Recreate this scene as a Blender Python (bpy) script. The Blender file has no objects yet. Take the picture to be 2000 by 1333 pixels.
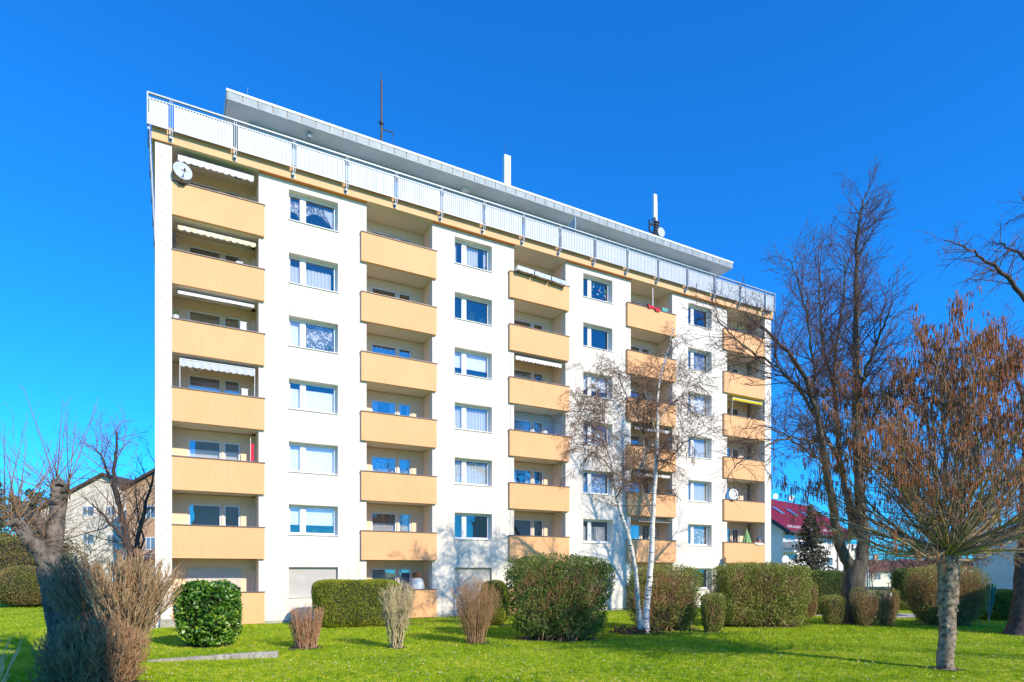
import bpy, math, random
import numpy as np
from mathutils import Vector, Matrix
sc = bpy.context.scene
col = sc.collection
R = math.radians
PI = math.pi

# ------------------------------------------------------------------ camera, sky, sun, exposure
F, HZ, CH = 1205.0, 1116.0, 2.27            # focal length in photo pixels, horizon row, camera height
cam = bpy.data.objects.new('camera', bpy.data.cameras.new('camera'))
col.objects.link(cam); sc.camera = cam
cam.location = (0, 0, CH); cam.rotation_euler = (R(90), 0, 0)
cam.data.sensor_width = 36; cam.data.lens = 36*F/2000
cam.data.shift_y = (HZ-666.5)/2000
cam.data.clip_start = 0.1; cam.data.clip_end = 3000

SUN = Vector((0.70, -0.714, 0)).normalized()
ELEV = R(29.5)
w = bpy.data.worlds.new('World'); sc.world = w; w.use_nodes = True
nt = w.node_tree
sky = nt.nodes.new('ShaderNodeTexSky'); sky.sky_type = 'NISHITA'; sky.sun_disc = False
sky.sun_elevation = ELEV; sky.sun_rotation = math.atan2(SUN.x, SUN.y)
sky.air_density = 1.0; sky.dust_density = 0.05; sky.ozone_density = 2.5; sky.altitude = 200
gm = nt.nodes.new('ShaderNodeGamma'); gm.inputs['Gamma'].default_value = 0.92
tn = nt.nodes.new('ShaderNodeMix'); tn.data_type = 'RGBA'; tn.blend_type = 'MULTIPLY'; tn.inputs[0].default_value = 1.0; tn.inputs[7].default_value = (0.09, 0.90, 1.90, 1)
bg = nt.nodes['Background']; bg.inputs['Strength'].default_value = 0.15
nt.links.new(sky.outputs[0], gm.inputs[0]); nt.links.new(gm.outputs[0], tn.inputs[6]); nt.links.new(tn.outputs[2], bg.inputs[0])
sl = bpy.data.lights.new('sun', 'SUN'); sl.energy = 4.6; sl.angle = R(0.5); sl.color = (1.0, 0.87, 0.68)
so = bpy.data.objects.new('sun', sl); col.objects.link(so)
so.rotation_euler = (-Vector((SUN.x*math.cos(ELEV), SUN.y*math.cos(ELEV), math.sin(ELEV)))).to_track_quat('-Z', 'Y').to_euler()
sc.view_settings.view_transform = 'Standard'; sc.view_settings.look = 'None'
sc.view_settings.exposure = 0.22; sc.view_settings.gamma = 1.0
sc.render.engine = 'CYCLES'
sc.cycles.max_bounces = 8; sc.cycles.transparent_max_bounces = 24

# ------------------------------------------------------------------ helpers
def W(x, y, Y):                               # pixel of the photograph at depth Y -> world point
    return np.array([(x-1000)*Y/F, Y, CH+(HZ-y)*Y/F])
def G(x, y):                                  # pixel on the ground plane
    Y = CH*F/(y-HZ); return np.array([(x-1000)*Y/F, Y, 0.0])

def tag(o, label=None, cat=None, group=None, kind=None):
    if label: o['label'] = label
    if cat: o['category'] = cat
    if group: o['group'] = group
    if kind: o['kind'] = kind
    return o
def thing(name, label, cat, loc=(0, 0, 0), rz=0, group=None):
    o = bpy.data.objects.new(name, None); col.objects.link(o)
    o.empty_display_size = 0.2
    o.location = tuple(float(a) for a in loc); o.rotation_euler = (0, 0, rz)
    return tag(o, label, cat, group)

def mk(name, V, Fs, m, parent=None, smooth=False, loc=None):
    """V: (n,3) array in the parent's frame; Fs: a list of faces or an (m,k) array"""
    V = np.asarray(V, dtype=np.float32)
    if loc is not None: V = V-np.asarray(loc, dtype=np.float32)
    me = bpy.data.meshes.new(name)
    if isinstance(Fs, np.ndarray):
        k = Fs.shape[1]; n = Fs.shape[0]
        me.vertices.add(len(V)); me.vertices.foreach_set('co', V.ravel())
        me.loops.add(n*k); me.loops.foreach_set('vertex_index', Fs.astype(np.int32).ravel())
        me.polygons.add(n); me.polygons.foreach_set('loop_start', np.arange(0, n*k, k, dtype=np.int32))
        me.polygons.foreach_set('loop_total', np.full(n, k, dtype=np.int32))
        me.update(calc_edges=True)
    else:
        me.from_pydata([tuple(map(float, v)) for v in V], [], Fs)
    if smooth: me.polygons.foreach_set('use_smooth', np.ones(len(me.polygons), dtype=bool))
    me.materials.append(m)
    o = bpy.data.objects.new(name, me); col.objects.link(o)
    if parent: o.parent = parent
    if loc is not None: o.location = tuple(float(a) for a in loc)
    return o

class MB:
    def __init__(s): s.v = []; s.f = []
    def box(s, x0, x1, y0, y1, z0, z1):
        b = len(s.v)
        s.v += [(x0, y0, z0), (x1, y0, z0), (x1, y1, z0), (x0, y1, z0), (x0, y0, z1), (x1, y0, z1), (x1, y1, z1), (x0, y1, z1)]
        s.f += [[b+i for i in q] for q in ((0, 3, 2, 1), (4, 5, 6, 7), (0, 1, 5, 4), (1, 2, 6, 5), (2, 3, 7, 6), (3, 0, 4, 7))]
        return s
    def poly(s, pts): b = len(s.v); s.v += [tuple(p) for p in pts]; s.f.append(list(range(b, b+len(pts)))); return s
    def prism(s, pts, vec):                  # an outline pushed along vec
        b = len(s.v); n = len(pts)
        s.v += [tuple(p) for p in pts]+[tuple(p[i]+vec[i] for i in range(3)) for p in pts]
        s.f += [list(range(b, b+n))[::-1], list(range(b+n, b+2*n))]
        s.f += [[b+i, b+(i+1) % n, b+n+(i+1) % n, b+n+i] for i in range(n)]
        return s
    def tube(s, pts, rs, n=8, cap=True):
        if not hasattr(rs, '__len__'): rs = [rs]*len(pts)
        b = len(s.v); P = [Vector(p) for p in pts]
        for i, p in enumerate(P):
            d = (P[min(i+1, len(P)-1)]-P[max(i-1, 0)])
            d = d.normalized() if d.length > 1e-9 else Vector((0, 0, 1))
            a = d.cross(Vector((0.13, 0.07, 1)) if abs(d.z) < .9 else Vector((1, 0.1, 0))).normalized(); c = d.cross(a)
            for k in range(n):
                t = 2*PI*k/n; q = p+rs[i]*(math.cos(t)*a+math.sin(t)*c); s.v.append(tuple(q))
        for i in range(len(P)-1):
            for k in range(n): s.f.append([b+i*n+k, b+i*n+(k+1) % n, b+(i+1)*n+(k+1) % n, b+(i+1)*n+k])
        if cap: s.f += [[b+k for k in range(n)][::-1], [b+(len(P)-1)*n+k for k in range(n)]]
        return s
    def lathe(s, c, prof, n=16, axis='z'):
        b = len(s.v)
        for (r, h) in prof:
            for k in range(n):
                t = 2*PI*k/n; a, d = r*math.cos(t), r*math.sin(t)
                s.v.append((c[0]+a, c[1]+d, c[2]+h) if axis == 'z' else (c[0]+a, c[1]+h, c[2]+d))
        for i in range(len(prof)-1):
            for k in range(n): s.f.append([b+i*n+k, b+i*n+(k+1) % n, b+(i+1)*n+(k+1) % n, b+(i+1)*n+k])
        return s
    def build(s, name, m, parent=None, smooth=False): return mk(name, s.v, s.f, m, parent, smooth)

def mat(name, c1, c2=None, rough=.8, scale=3., bump=0., bscale=60., metal=0., detail=6, c3=None, s3=40., f3=.5, stretch=None, spec=.3, trans=0.):
    m = bpy.data.materials.new(name); m.use_nodes = True; t = m.node_tree; L = t.links.new
    b = t.nodes['Principled BSDF']; b.inputs['Roughness'].default_value = rough; b.inputs['Metallic'].default_value = metal
    b.inputs['Specular IOR Level'].default_value = spec
    tc = t.nodes.new('ShaderNodeTexCoord'); src = tc.outputs['Object']
    if stretch:
        mp = t.nodes.new('ShaderNodeMapping'); mp.inputs['Scale'].default_value = stretch; L(src, mp.inputs[0]); src = mp.outputs[0]
    b.inputs['Base Color'].default_value = (*c1, 1)
    out = None
    if c2:
        n = t.nodes.new('ShaderNodeTexNoise'); n.inputs['Scale'].default_value = scale; n.inputs['Detail'].default_value = detail; L(src, n.inputs['Vector'])
        r = t.nodes.new('ShaderNodeValToRGB'); r.color_ramp.elements[0].position = .35; r.color_ramp.elements[1].position = .65
        r.color_ramp.elements[0].color = (*c1, 1); r.color_ramp.elements[1].color = (*c2, 1); L(n.outputs['Fac'], r.inputs[0]); out = r.outputs[0]
    if c3:
        n = t.nodes.new('ShaderNodeTexNoise'); n.inputs['Scale'].default_value = s3; n.inputs['Detail'].default_value = 3; L(src, n.inputs['Vector'])
        mr = t.nodes.new('ShaderNodeMapRange'); mr.inputs[1].default_value = .5; mr.inputs[2].default_value = .7; mr.inputs[4].default_value = f3; L(n.outputs['Fac'], mr.inputs[0])
        mx = t.nodes.new('ShaderNodeMix'); mx.data_type = 'RGBA'; L(mr.outputs[0], mx.inputs[0])
        if out: L(out, mx.inputs[6])
        else: mx.inputs[6].default_value = (*c1, 1)
        mx.inputs[7].default_value = (*c3, 1); out = mx.outputs[2]
    if out: L(out, b.inputs['Base Color'])
    if bump:
        n = t.nodes.new('ShaderNodeTexNoise'); n.inputs['Scale'].default_value = bscale; n.inputs['Detail'].default_value = 5; L(src, n.inputs['Vector'])
        bp = t.nodes.new('ShaderNodeBump'); bp.inputs['Strength'].default_value = bump; bp.inputs['Distance'].default_value = .02
        L(n.outputs['Fac'], bp.inputs['Height']); L(bp.outputs[0], b.inputs['Normal'])
    if trans:
        tr = t.nodes.new('ShaderNodeBsdfTranslucent'); ms = t.nodes.new('ShaderNodeMixShader'); ms.inputs[0].default_value = trans
        if out: L(out, tr.inputs[0])
        else: tr.inputs[0].default_value = (*c1, 1)
        L(b.outputs[0], ms.inputs[1]); L(tr.outputs[0], ms.inputs[2]); L(ms.outputs[0], t.nodes['Material Output'].inputs[0])
    return m
def leafmat(name, cols, trans=.3, s_leaf=28., s_clump=1.6, rough=.6, spec=.3):
    rough = max(rough, .36)
    """leaf colour varies leaf by leaf and clump by clump"""
    m = bpy.data.materials.new(name); m.use_nodes = True; t = m.node_tree; L = t.links.new
    b = t.nodes['Principled BSDF']; b.inputs['Roughness'].default_value = rough; b.inputs['Specular IOR Level'].default_value = spec
    tc = t.nodes.new('ShaderNodeTexCoord')
    n1 = t.nodes.new('ShaderNodeTexNoise'); n1.inputs['Scale'].default_value = s_leaf; n1.inputs['Detail'].default_value = 1; L(tc.outputs['Object'], n1.inputs['Vector'])
    n2 = t.nodes.new('ShaderNodeTexNoise'); n2.inputs['Scale'].default_value = s_clump; n2.inputs['Detail'].default_value = 3; L(tc.outputs['Object'], n2.inputs['Vector'])
    a = t.nodes.new('ShaderNodeMath'); a.operation = 'MULTIPLY_ADD'; a.inputs[1].default_value = .6; L(n1.outputs['Fac'], a.inputs[0])
    a2 = t.nodes.new('ShaderNodeMath'); a2.operation = 'MULTIPLY'; a2.inputs[1].default_value = .4; L(n2.outputs['Fac'], a2.inputs[0]); L(a2.outputs[0], a.inputs[2])
    r = t.nodes.new('ShaderNodeValToRGB'); cr = r.color_ramp
    n = len(cols)
    while len(cr.elements) < n: cr.elements.new(.5)
    for i, c in enumerate(cols):
        cr.elements[i].position = .36+.28*i/(n-1); cr.elements[i].color = (*c, 1)
    L(a.outputs[0], r.inputs[0]); L(r.outputs[0], b.inputs['Base Color'])
    tr = t.nodes.new('ShaderNodeBsdfTranslucent'); L(r.outputs[0], tr.inputs[0])
    ms = t.nodes.new('ShaderNodeMixShader'); ms.inputs[0].default_value = trans
    L(b.outputs[0], ms.inputs[1]); L(tr.outputs[0], ms.inputs[2]); L(ms.outputs[0], t.nodes['Material Output'].inputs[0])
    return m

M = {}
def plaster():
    m = mat('white_plaster', (.78, .715, .625), (.81, .755, .675), .9, .5, .25, 90, c3=(.60, .50, .38), s3=.22, f3=.18); t = m.node_tree; L = t.links.new; b = t.nodes['Principled BSDF']; src = b.inputs['Base Color'].links[0].from_socket
    tc = t.nodes.new('ShaderNodeTexCoord'); mp = t.nodes.new('ShaderNodeMapping'); mp.inputs['Scale'].default_value = (5, 5, .22); L(tc.outputs['Object'], mp.inputs[0]); n = t.nodes.new('ShaderNodeTexNoise'); n.inputs['Scale'].default_value = 1.5; n.inputs['Detail'].default_value = 6; L(mp.outputs[0], n.inputs['Vector'])
    mr = t.nodes.new('ShaderNodeMapRange'); mr.inputs[1].default_value = .52; mr.inputs[2].default_value = .78; mr.inputs[4].default_value = .6; L(n.outputs['Fac'], mr.inputs[0]); mx = t.nodes.new('ShaderNodeMix'); mx.data_type = 'RGBA'; L(mr.outputs[0], mx.inputs[0]); L(src, mx.inputs[6]); mx.inputs[7].default_value = (.50, .43, .34, 1); L(mx.outputs[2], b.inputs['Base Color']); return m
M['white'] = plaster()
def parapetmat():
    m = mat('peach_plaster_stained', (.83, .445, .215), (.86, .475, .235), .85, .5, .3, 110, c3=(.76, .43, .20), s3=.9, f3=.35); t = m.node_tree; L = t.links.new; b = t.nodes['Principled BSDF']; src = b.inputs['Base Color'].links[0].from_socket
    tc = t.nodes.new('ShaderNodeTexCoord'); mp = t.nodes.new('ShaderNodeMapping'); mp.inputs['Scale'].default_value = (3.2, 3.2, .5); L(tc.outputs['Object'], mp.inputs[0]); n = t.nodes.new('ShaderNodeTexNoise'); n.inputs['Scale'].default_value = 2.2; n.inputs['Detail'].default_value = 7; L(mp.outputs[0], n.inputs['Vector'])
    mr = t.nodes.new('ShaderNodeMapRange'); mr.inputs[1].default_value = .50; mr.inputs[2].default_value = .78; mr.inputs[4].default_value = .30; L(n.outputs['Fac'], mr.inputs[0]); mx = t.nodes.new('ShaderNodeMix'); mx.data_type = 'RGBA'; L(mr.outputs[0], mx.inputs[0]); L(src, mx.inputs[6]); mx.inputs[7].default_value = (.62, .33, .14, 1); L(mx.outputs[2], b.inputs['Base Color']); return m
M['parapet'] = parapetmat()
M['white_old'] = mat('white_plaster', (.80, .765, .71), (.84, .81, .76), .9, .5, .25, 90, c3=(.60, .50, .38), s3=.22, f3=.16)
M['cream'] = mat('cream_plaster', (.86, .645, .445), (.88, .68, .48), .9, .8, .25, 90)
M['pale_blue'] = mat('pale_blue_plaster', (.52, .58, .66), (.56, .62, .70), .9, .8, .2, 90)
M['soffit'] = mat('soffit_paint', (.80, .73, .64), (.84, .77, .68), .9, 1.2, .1, 90)
M['peach'] = mat('peach_plaster', (.80, .42, .19), (.83, .45, .21), .85, .5, .3, 110, c3=(.72, .40, .19), s3=.9, f3=.35)
M['fascia'] = mat('fascia_plaster', (.80, .46, .24), (.84, .50, .27), .85, .6, .2, 110)
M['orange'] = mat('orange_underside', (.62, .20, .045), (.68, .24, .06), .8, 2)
M['cap'] = mat('parapet_cap_metal', (.14, .12, .115), (.19, .165, .15), .5, 4, metal=.3)
M['pvc'] = mat('white_window_frame', (.80, .80, .79), rough=.4, spec=.5)
M['railm'] = mat('galvanised_rail', (.30, .35, .40), (.38, .43, .48), .5, 9, metal=.3)
M['railw'] = mat('white_corrugated_panel', (.60, .62, .65), (.64, .66, .69), .55, 2)
M['zinc'] = mat('zinc_panel', (.25, .30, .33), (.32, .37, .40), .55, 3, metal=.1)
M['coping'] = mat('white_coping', (.84, .82, .78), rough=.5)
M['clad'] = mat('blue_grey_cladding', (.36, .44, .50), (.42, .50, .56), .6, 1)
M['roofs'] = mat('roof_soffit', (.62, .63, .63), (.68, .69, .69), .85, 1)
M['shut'] = mat('shutter_slats', (.66, .60, .52), (.72, .66, .58), .6, 2)
M['shutw'] = mat('white_shutter_slats', (.66, .63, .58), (.70, .67, .62), .6, 2)
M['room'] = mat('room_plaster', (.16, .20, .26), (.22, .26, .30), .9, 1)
M['curt'] = mat('white_curtain', (.84, .84, .84), rough=.9, trans=.25)
def lacemat():
    m = mat('lace_curtain', (.86, .86, .86), rough=.9); t = m.node_tree; L = t.links.new; b = t.nodes['Principled BSDF']; tc = t.nodes.new('ShaderNodeTexCoord'); v = t.nodes.new('ShaderNodeTexVoronoi'); v.inputs['Scale'].default_value = 11; L(tc.outputs['Object'], v.inputs['Vector'])
    n = t.nodes.new('ShaderNodeTexNoise'); n.inputs['Scale'].default_value = 5; L(tc.outputs['Object'], n.inputs['Vector']); a = t.nodes.new('ShaderNodeMath'); a.operation = 'ADD'; L(v.outputs['Distance'], a.inputs[0]); L(n.outputs['Fac'], a.inputs[1])
    mr = t.nodes.new('ShaderNodeMapRange'); mr.inputs[1].default_value = .78; mr.inputs[2].default_value = 1.0; mr.inputs[3].default_value = .9; mr.inputs[4].default_value = .25; L(a.outputs[0], mr.inputs[0]); L(mr.outputs[0], b.inputs['Alpha']); return m
M['lace'] = lacemat()
M['blind'] = mat('white_blind', (.84, .83, .82), rough=.8)
M['drape'] = mat('warm_curtain', (.62, .33, .16), (.72, .45, .28), .9, 5)
M['base'] = mat('plinth_concrete', (.42, .41, .40), (.52, .50, .48), .9, 5, .4, 40)
M['mast'] = mat('antenna_mast', (.09, .075, .07), (.13, .11, .10), .6, 8, metal=.4)
M['antw'] = mat('antenna_shell', (.80, .79, .76), (.84, .83, .80), .5, 3)
M['dark'] = mat('dark_metal', (.03, .035, .04), rough=.5, metal=.3)
M['dish'] = mat('dish_grey', (.46, .52, .58), (.52, .58, .63), .5, 4)
M['dishw'] = mat('dish_white', (.80, .80, .80), rough=.5)
M['red'] = mat('red_cloth', (.62, .02, .05), (.75, .04, .08), .8, 8)
M['yellow'] = mat('yellow_cloth', (.80, .66, .03), rough=.8, trans=.2)
M['teal'] = mat('teal_plastic', (.06, .42, .38), rough=.5)
M['greencl'] = mat('green_parasol_cloth', (.22, .42, .16), (.30, .52, .22), .85, 8)
M['terra'] = mat('terracotta', (.52, .19, .08), (.60, .26, .13), .85, 9)
M['awn'] = mat('white_awning_cloth', (.82, .80, .76), rough=.85, trans=.15)
M['awnc'] = mat('cream_awning_cloth', (.80, .68, .42), (.84, .78, .62), .85, 4, trans=.15)
M['awng'] = mat('grey_awning_cloth', (.62, .64, .68), rough=.85, trans=.15)
M['plast'] = mat('white_plastic', (.80, .80, .80), rough=.45)
M['leafp'] = leafmat('pot_plant_leaves', [(.02, .07, .01), (.06, .16, .02), (.12, .24, .04)])
M['steel'] = mat('planter_steel', (.60, .62, .65), (.42, .42, .44), .35, 5, metal=.8)
M['conc'] = mat('weathered_concrete', (.36, .33, .28), (.52, .48, .41), .95, 5, .8, 30, c3=(.16, .15, .11), s3=14, f3=.7)
M['pave'] = mat('pale_paving', (.45, .40, .36), (.54, .49, .44), .9, 3, .3, 40)

# glass: a clear pane with a strong sky reflection
def glassmat(name, f0, tint):
    m = bpy.data.materials.new(name); m.use_nodes = True; t = m.node_tree; t.nodes.remove(t.nodes['Principled BSDF'])
    tr = t.nodes.new('ShaderNodeBsdfTransparent'); tr.inputs[0].default_value = (*tint, 1)
    gl = t.nodes.new('ShaderNodeBsdfGlossy'); gl.inputs['Roughness'].default_value = .012
    gl.inputs[0].default_value = (.95, .97, 1, 1)
    fr = t.nodes.new('ShaderNodeLayerWeight'); fr.inputs[0].default_value = .35
    ad = t.nodes.new('ShaderNodeMath'); ad.operation = 'ADD'; ad.use_clamp = True; ad.inputs[1].default_value = f0; t.links.new(fr.outputs['Fresnel'], ad.inputs[0])
    tc = t.nodes.new('ShaderNodeTexCoord'); ns = t.nodes.new('ShaderNodeTexNoise'); ns.inputs['Scale'].default_value = 1.3; ns.inputs['Detail'].default_value = 1
    bp = t.nodes.new('ShaderNodeBump'); bp.inputs['Strength'].default_value = .25; bp.inputs['Distance'].default_value = .02
    t.links.new(tc.outputs['Object'], ns.inputs['Vector']); t.links.new(ns.outputs['Fac'], bp.inputs['Height']); t.links.new(bp.outputs[0], gl.inputs['Normal'])
    ms = t.nodes.new('ShaderNodeMixShader'); t.links.new(ad.outputs[0], ms.inputs[0]); t.links.new(tr.outputs[0], ms.inputs[1]); t.links.new(gl.outputs[0], ms.inputs[2])
    t.links.new(ms.outputs[0], t.nodes['Material Output'].inputs[0]); return m
M['glass'] = glassmat('window_glass', .14, (.88, .93, .96)); M['glass2'] = glassmat('balcony_window_glass', .24, (.85, .90, .94))

# ------------------------------------------------------------------ ground
def lawnmat():
    m = mat('lawn', (.20, .30, .006), (.30, .42, .010), .95, .9, .6, 30, c3=(.30, .36, .03), s3=2.2, f3=.45)
    return m
M['lawn'] = lawnmat()
M['path'] = M['pave']
def terrain(X, Y):
    sm = lambda t: (lambda u: u*u*(3-2*u))(np.clip(t, 0, 1))
    return -2.0*sm((Y-42)/8)*sm((X-17)/6)-3*sm((Y-90)/60)*0
gx = np.concatenate([np.linspace(-900, -60, 12), np.linspace(-50, 90, 141), np.linspace(100, 1300, 20)]); gy = np.concatenate([np.linspace(-200, -10, 8), np.linspace(0, 110, 111), np.linspace(120, 2200, 24)])
GX, GY = np.meshgrid(gx, gy, indexing='ij'); gv = np.stack([GX, GY, terrain(GX, GY)], -1).reshape(-1, 3); ii, jj = np.meshgrid(np.arange(len(gx)-1), np.arange(len(gy)-1), indexing='ij'); i0 = (ii*len(gy)+jj).ravel(); n_ = len(gy)
g = mk('ground', gv, np.stack([i0, i0+n_, i0+n_+1, i0+1], 1), M['lawn'], None, True); tag(g, kind='structure')

# ------------------------------------------------------------------ the apartment block, local frame: x along the facade, y into the building
P0 = np.array([-14.2536, 24.6421]); UA = math.atan2(.482, .876)
UX = np.array([math.cos(UA), math.sin(UA)]); VX = np.array([-math.sin(UA), math.cos(UA)])
def BW(s, o, z): q = P0+UX*s+VX*o; return np.array([q[0], q[1], z])   # building frame -> world
PT = 2.767; WID = 36.32; DEP = 12.0; TOP = 19.40
bld = thing('apartment_block', 'seven storey white apartment block with rows of peach coloured balconies', 'apartment building', (P0[0], P0[1], 0), UA)
BAL = [(.59, 3.85, .59, 4.07), (8.53, 11.80, 8.25, 11.97), (16.39, 19.65, 16.06, 19.80), (24.25, 27.51, 23.90, 27.66), (32.26, 35.70, 31.86, 35.68)]
WIN = [(3.85, 8.53, 5.08, 7.22), (11.80, 16.39, 12.99, 15.09), (19.65, 24.25, 20.84, 22.90), (27.51, 32.26, 28.83, 30.87)]
WT = .40; RD = 1.30
wall = MB()
for (a, b, c, d) in WIN:
    zs = [0.12]
    for k in range(7): zs += [1.10+PT*k, 2.45+PT*k]
    zs.append(TOP)
    wall.box(a, c, 0, WT, zs[0], TOP); wall.box(d, b, 0, WT, zs[0], TOP)
    for i in range(0, len(zs)-1, 2): wall.box(c, d, 0, WT, zs[i], zs[i+1])
wall.box(0, .59, -.15, WT+.02, .12, TOP-.02); wall.box(35.70, WID, -.15, WT+.02, .12, TOP-.02)
# side and rear walls
wall.box(0, .3, WT+.02, DEP, .12, TOP); wall.box(WID-.3, WID, WT+.02, DEP, .12, TOP); wall.box(.3, WID-.3, DEP-.3, DEP, .12, TOP)
wall.build('wall', M['white'], bld)
pl = MB()
for (a, b, c, d) in WIN: pl.box(a+.01, b-.01, .03, WT-.02, 0, .119)
pl.box(.02, .57, -.12, WT, 0, .119); pl.box(35.72, WID-.02, -.12, WT, 0, .119); pl.build('plinth', M['base'], bld)
# recess walls
for bi, (a, b, c, d) in enumerate(BAL):
    rw = MB()
    for k in range(7):
        q = MB() if (bi, k) == (2, 3) else rw
        z0, z1 = .05+PT*k, .03+PT*(k+1)
        wz0, wz1 = z0+.90, 2.41+PT*k
        w0, w1, d0, d1 = a+.60, a+1.90, a+1.98, a+2.66
        q.box(a, w0, RD, RD+.2, z0, z1); q.box(w0, w1, RD, RD+.2, z0, wz0); q.box(w0, w1, RD, RD+.2, wz1, z1)
        q.box(w1, d0, RD, RD+.2, z0, z1); q.box(d0, d1, RD, RD+.2, z0, z0+.2); q.box(d0, d1, RD, RD+.2, wz1, z1); q.box(d1, b, RD, RD+.2, z0, z1)
        if bi: q.box(a-.28, a, WT+.002, RD+.2, z0, z1)
        if bi < 4: q.box(b, b+.28, WT+.002, RD+.2, z0, z1)
        if bi == 0: q.box(b-.16, b, RD-.28, RD-.001, z0, z1-.5)
        if q is not rw: tag(q.build('recess_wall', M['pale_blue'], bld), 'pale blue painted balcony recess'); rw.build('recess_wall', M['cream'], bld); rw = MB()
    rw.build('recess_wall', M['cream'], bld)
# slabs
for (a, b, c, d) in BAL:
    for k in range(8):
        slb = MB()
        z = .05+PT*k
        if k == 0: slb.box(a+.002, b-.002, -.02, RD, .0, .22)
        elif k < 7: slb.box(a+.002, b-.002, -.02, RD, z, z+.20)
        else: slb.box(a+.002, b-.002, -.20, RD, TOP+.005, TOP+.03)
        slb.build('balcony_slab', M['soffit'], bld)
# parapets with caps
for bi, (a, b, c, d) in enumerate(BAL):
    for k in range(7):
        p = MB(); z0, z1 = .03+PT*k, 1.36+PT*k
        p.box(c, d, -.15, -.022, z0, z1)
        o = p.build('parapet', M['parapet'], bld)
        cp = MB(); cp.box(c-.02, d+.03, -.19, .02, z1+.002, z1+.042); cp.build('cap', M['cap'], o)
# fascia, orange strips, terrace slab
fa = MB(); fa.box(-.12, WID+.1, -.25, -.205, TOP-.01, 20.02); fa.box(-.12, -.06, -.204, DEP+.1, TOP-.01, 20.02); fa.box(WID+.04, WID+.1, -.204, DEP+.1, TOP-.01, 20.02)
fa.build('fascia', M['fascia'], bld)
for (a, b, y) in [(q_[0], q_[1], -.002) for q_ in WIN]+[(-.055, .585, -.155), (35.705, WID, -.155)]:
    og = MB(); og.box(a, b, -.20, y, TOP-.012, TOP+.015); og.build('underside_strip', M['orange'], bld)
tr = MB(); tr.box(-.055, WID+.035, -.20, DEP+.1, TOP+.04, 19.98); tr.build('terrace_slab', M['soffit'], bld)
# railing
PS = [.54, 2.88, 5.21, 7.50, 9.80, 12.10, 14.40, 16.70, 18.98, 21.30, 23.62, 25.95, 28.29, 30.61, 32.92, 35.33]
RO = -.45; XL, XR = -.25, 36.30
rl = MB()
for s in PS:
    rl.box(s-.026, s-.008, RO-.035, RO+.03, 19.58, 20.96); rl.box(s+.048, s+.066, RO-.035, RO+.03, 19.58, 20.96)
    rl.box(s-.02, s+.06, RO+.037, -.252, 19.50, 19.60); rl.box(s-.05, s+.09, -.275, -.251, 19.42, 19.66); rl.box(s-.02, s+.06, RO+.037, -.252, 19.72, 19.78)
rl.box(XL-.02, XR, RO-.05, RO+.04, 20.965, 21.02)
rl.box(XL+.03, XR, RO-.015, RO+.015, 20.80, 20.84); rl.box(XL+.03, XR, RO-.015, RO+.015, 19.78, 19.82)
rl.box(XL-.02, XL+.03, RO-.05, RO+.04, 19.75, 20.963)
rl.box(XR-.05, XR, RO-.05, RO+.04, 19.75, 20.963)
for X in (XL, XR-.05):
    rl.box(X-.02, X+.03, RO+.041, DEP+.3, 20.965, 21.02)
    for j in range(6):
        y = .6+j*2.2; rl.box(X-.03, X+.04, y, y+.06, 19.5, 20.963)
rl.build('railing_frame', M['railm'], bld)
def corr(x0, x1, y, z0, z1, axis='x'):
    n = int((x1-x0)/.105); V = []; Fq = []
    for i in range(n+1):
        for (fr, dy) in ((0, 0), (.42, 0), (.5, .035), (.92, .035)):
            if i == n and fr > 0: break
            x = x0+(x1-x0)*(i+fr)/n
            for z in (z0, z1): V.append((x, y+dy, z) if axis == 'x' else (y+dy, x, z))
    m_ = len(V)//2
    for i in range(m_-1): Fq.append([2*i, 2*i+2, 2*i+3, 2*i+1])
    return V, Fq
edges = [(XL+.06, PS[0]-.07)]+[(PS[i]+.12, PS[i+1]-.07) for i in range(15)]+[(PS[15]+.12, XR-.08)]
for (a, b) in edges:
    V, Fq = corr(a, b, RO-.01, 19.80, 20.82); mk('railing_panel', V, Fq, M['railw'], bld)
for X in (XL, XR-.02):
    for j in range(5):
        V, Fq = corr(.72+j*2.2, 2.74+j*2.2, X, 19.80, 20.82, 'y'); mk('railing_panel', V, Fq, M['railw'], bld)
# facade bolts down the left and middle edges
bo = MB()
for j in range(33):
    z = .9+j*.56; bo.lathe((.22, -.165, z), [(0, -.004), (.018, -.004), (.018, .016)], 6, 'y')
bo.build('bolt_row', M['cap'], bld)
bo = MB(); bo.box(16.15, 16.165, -.008, -.001, .15, TOP-.02)
for j in range(36):
    z = .7+j*.52; bo.lathe((16.157, -.02, z), [(0, -.004), (.016, -.004), (.016, .018)], 6, 'y')
bo.build('lightning_conductor', M['cap'], bld)
# penthouse
RX0, RX1, RY0, RY1, RZ0, RZ1 = 2.65, 33.40, .55, 10.6, 22.48, 22.92
ph = MB(); ph.box(3.6, 32.35, 1.55, 10.0, 19.985, RZ0-.002); ph.build('penthouse_wall', M['clad'], bld)
sf = MB(); sf.box(RX0+.01, RX1-.01, RY0+.01, RY1, RZ0, RZ0+.05); pr = sf.build('penthouse_soffit', M['roofs'], bld)
fz = MB(); n = 50; wdt = (RX1-RX0)/n
for i in range(n): fz.box(RX0+i*wdt+.02, RX0+(i+1)*wdt-.02, RY0-.012, RY0+.01, RZ0, RZ1-.105)
for j in range(16):
    y0 = RY0+.02+j*.62; fz.box(RX1-.01, RX1+.012, y0, y0+.60, RZ0, RZ1-.105); fz.box(RX0-.012, RX0+.01, y0, y0+.60, RZ0, RZ1-.105)
fz.build('roof_fascia_panels', M['zinc'], bld)
sb_ = MB(); sb_.box(RX0+.012, RX1-.012, RY0+.012, RY1-.05, RZ0+.052, RZ1-.1); sb_.build('roof_deck', M['cap'], bld)
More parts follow.
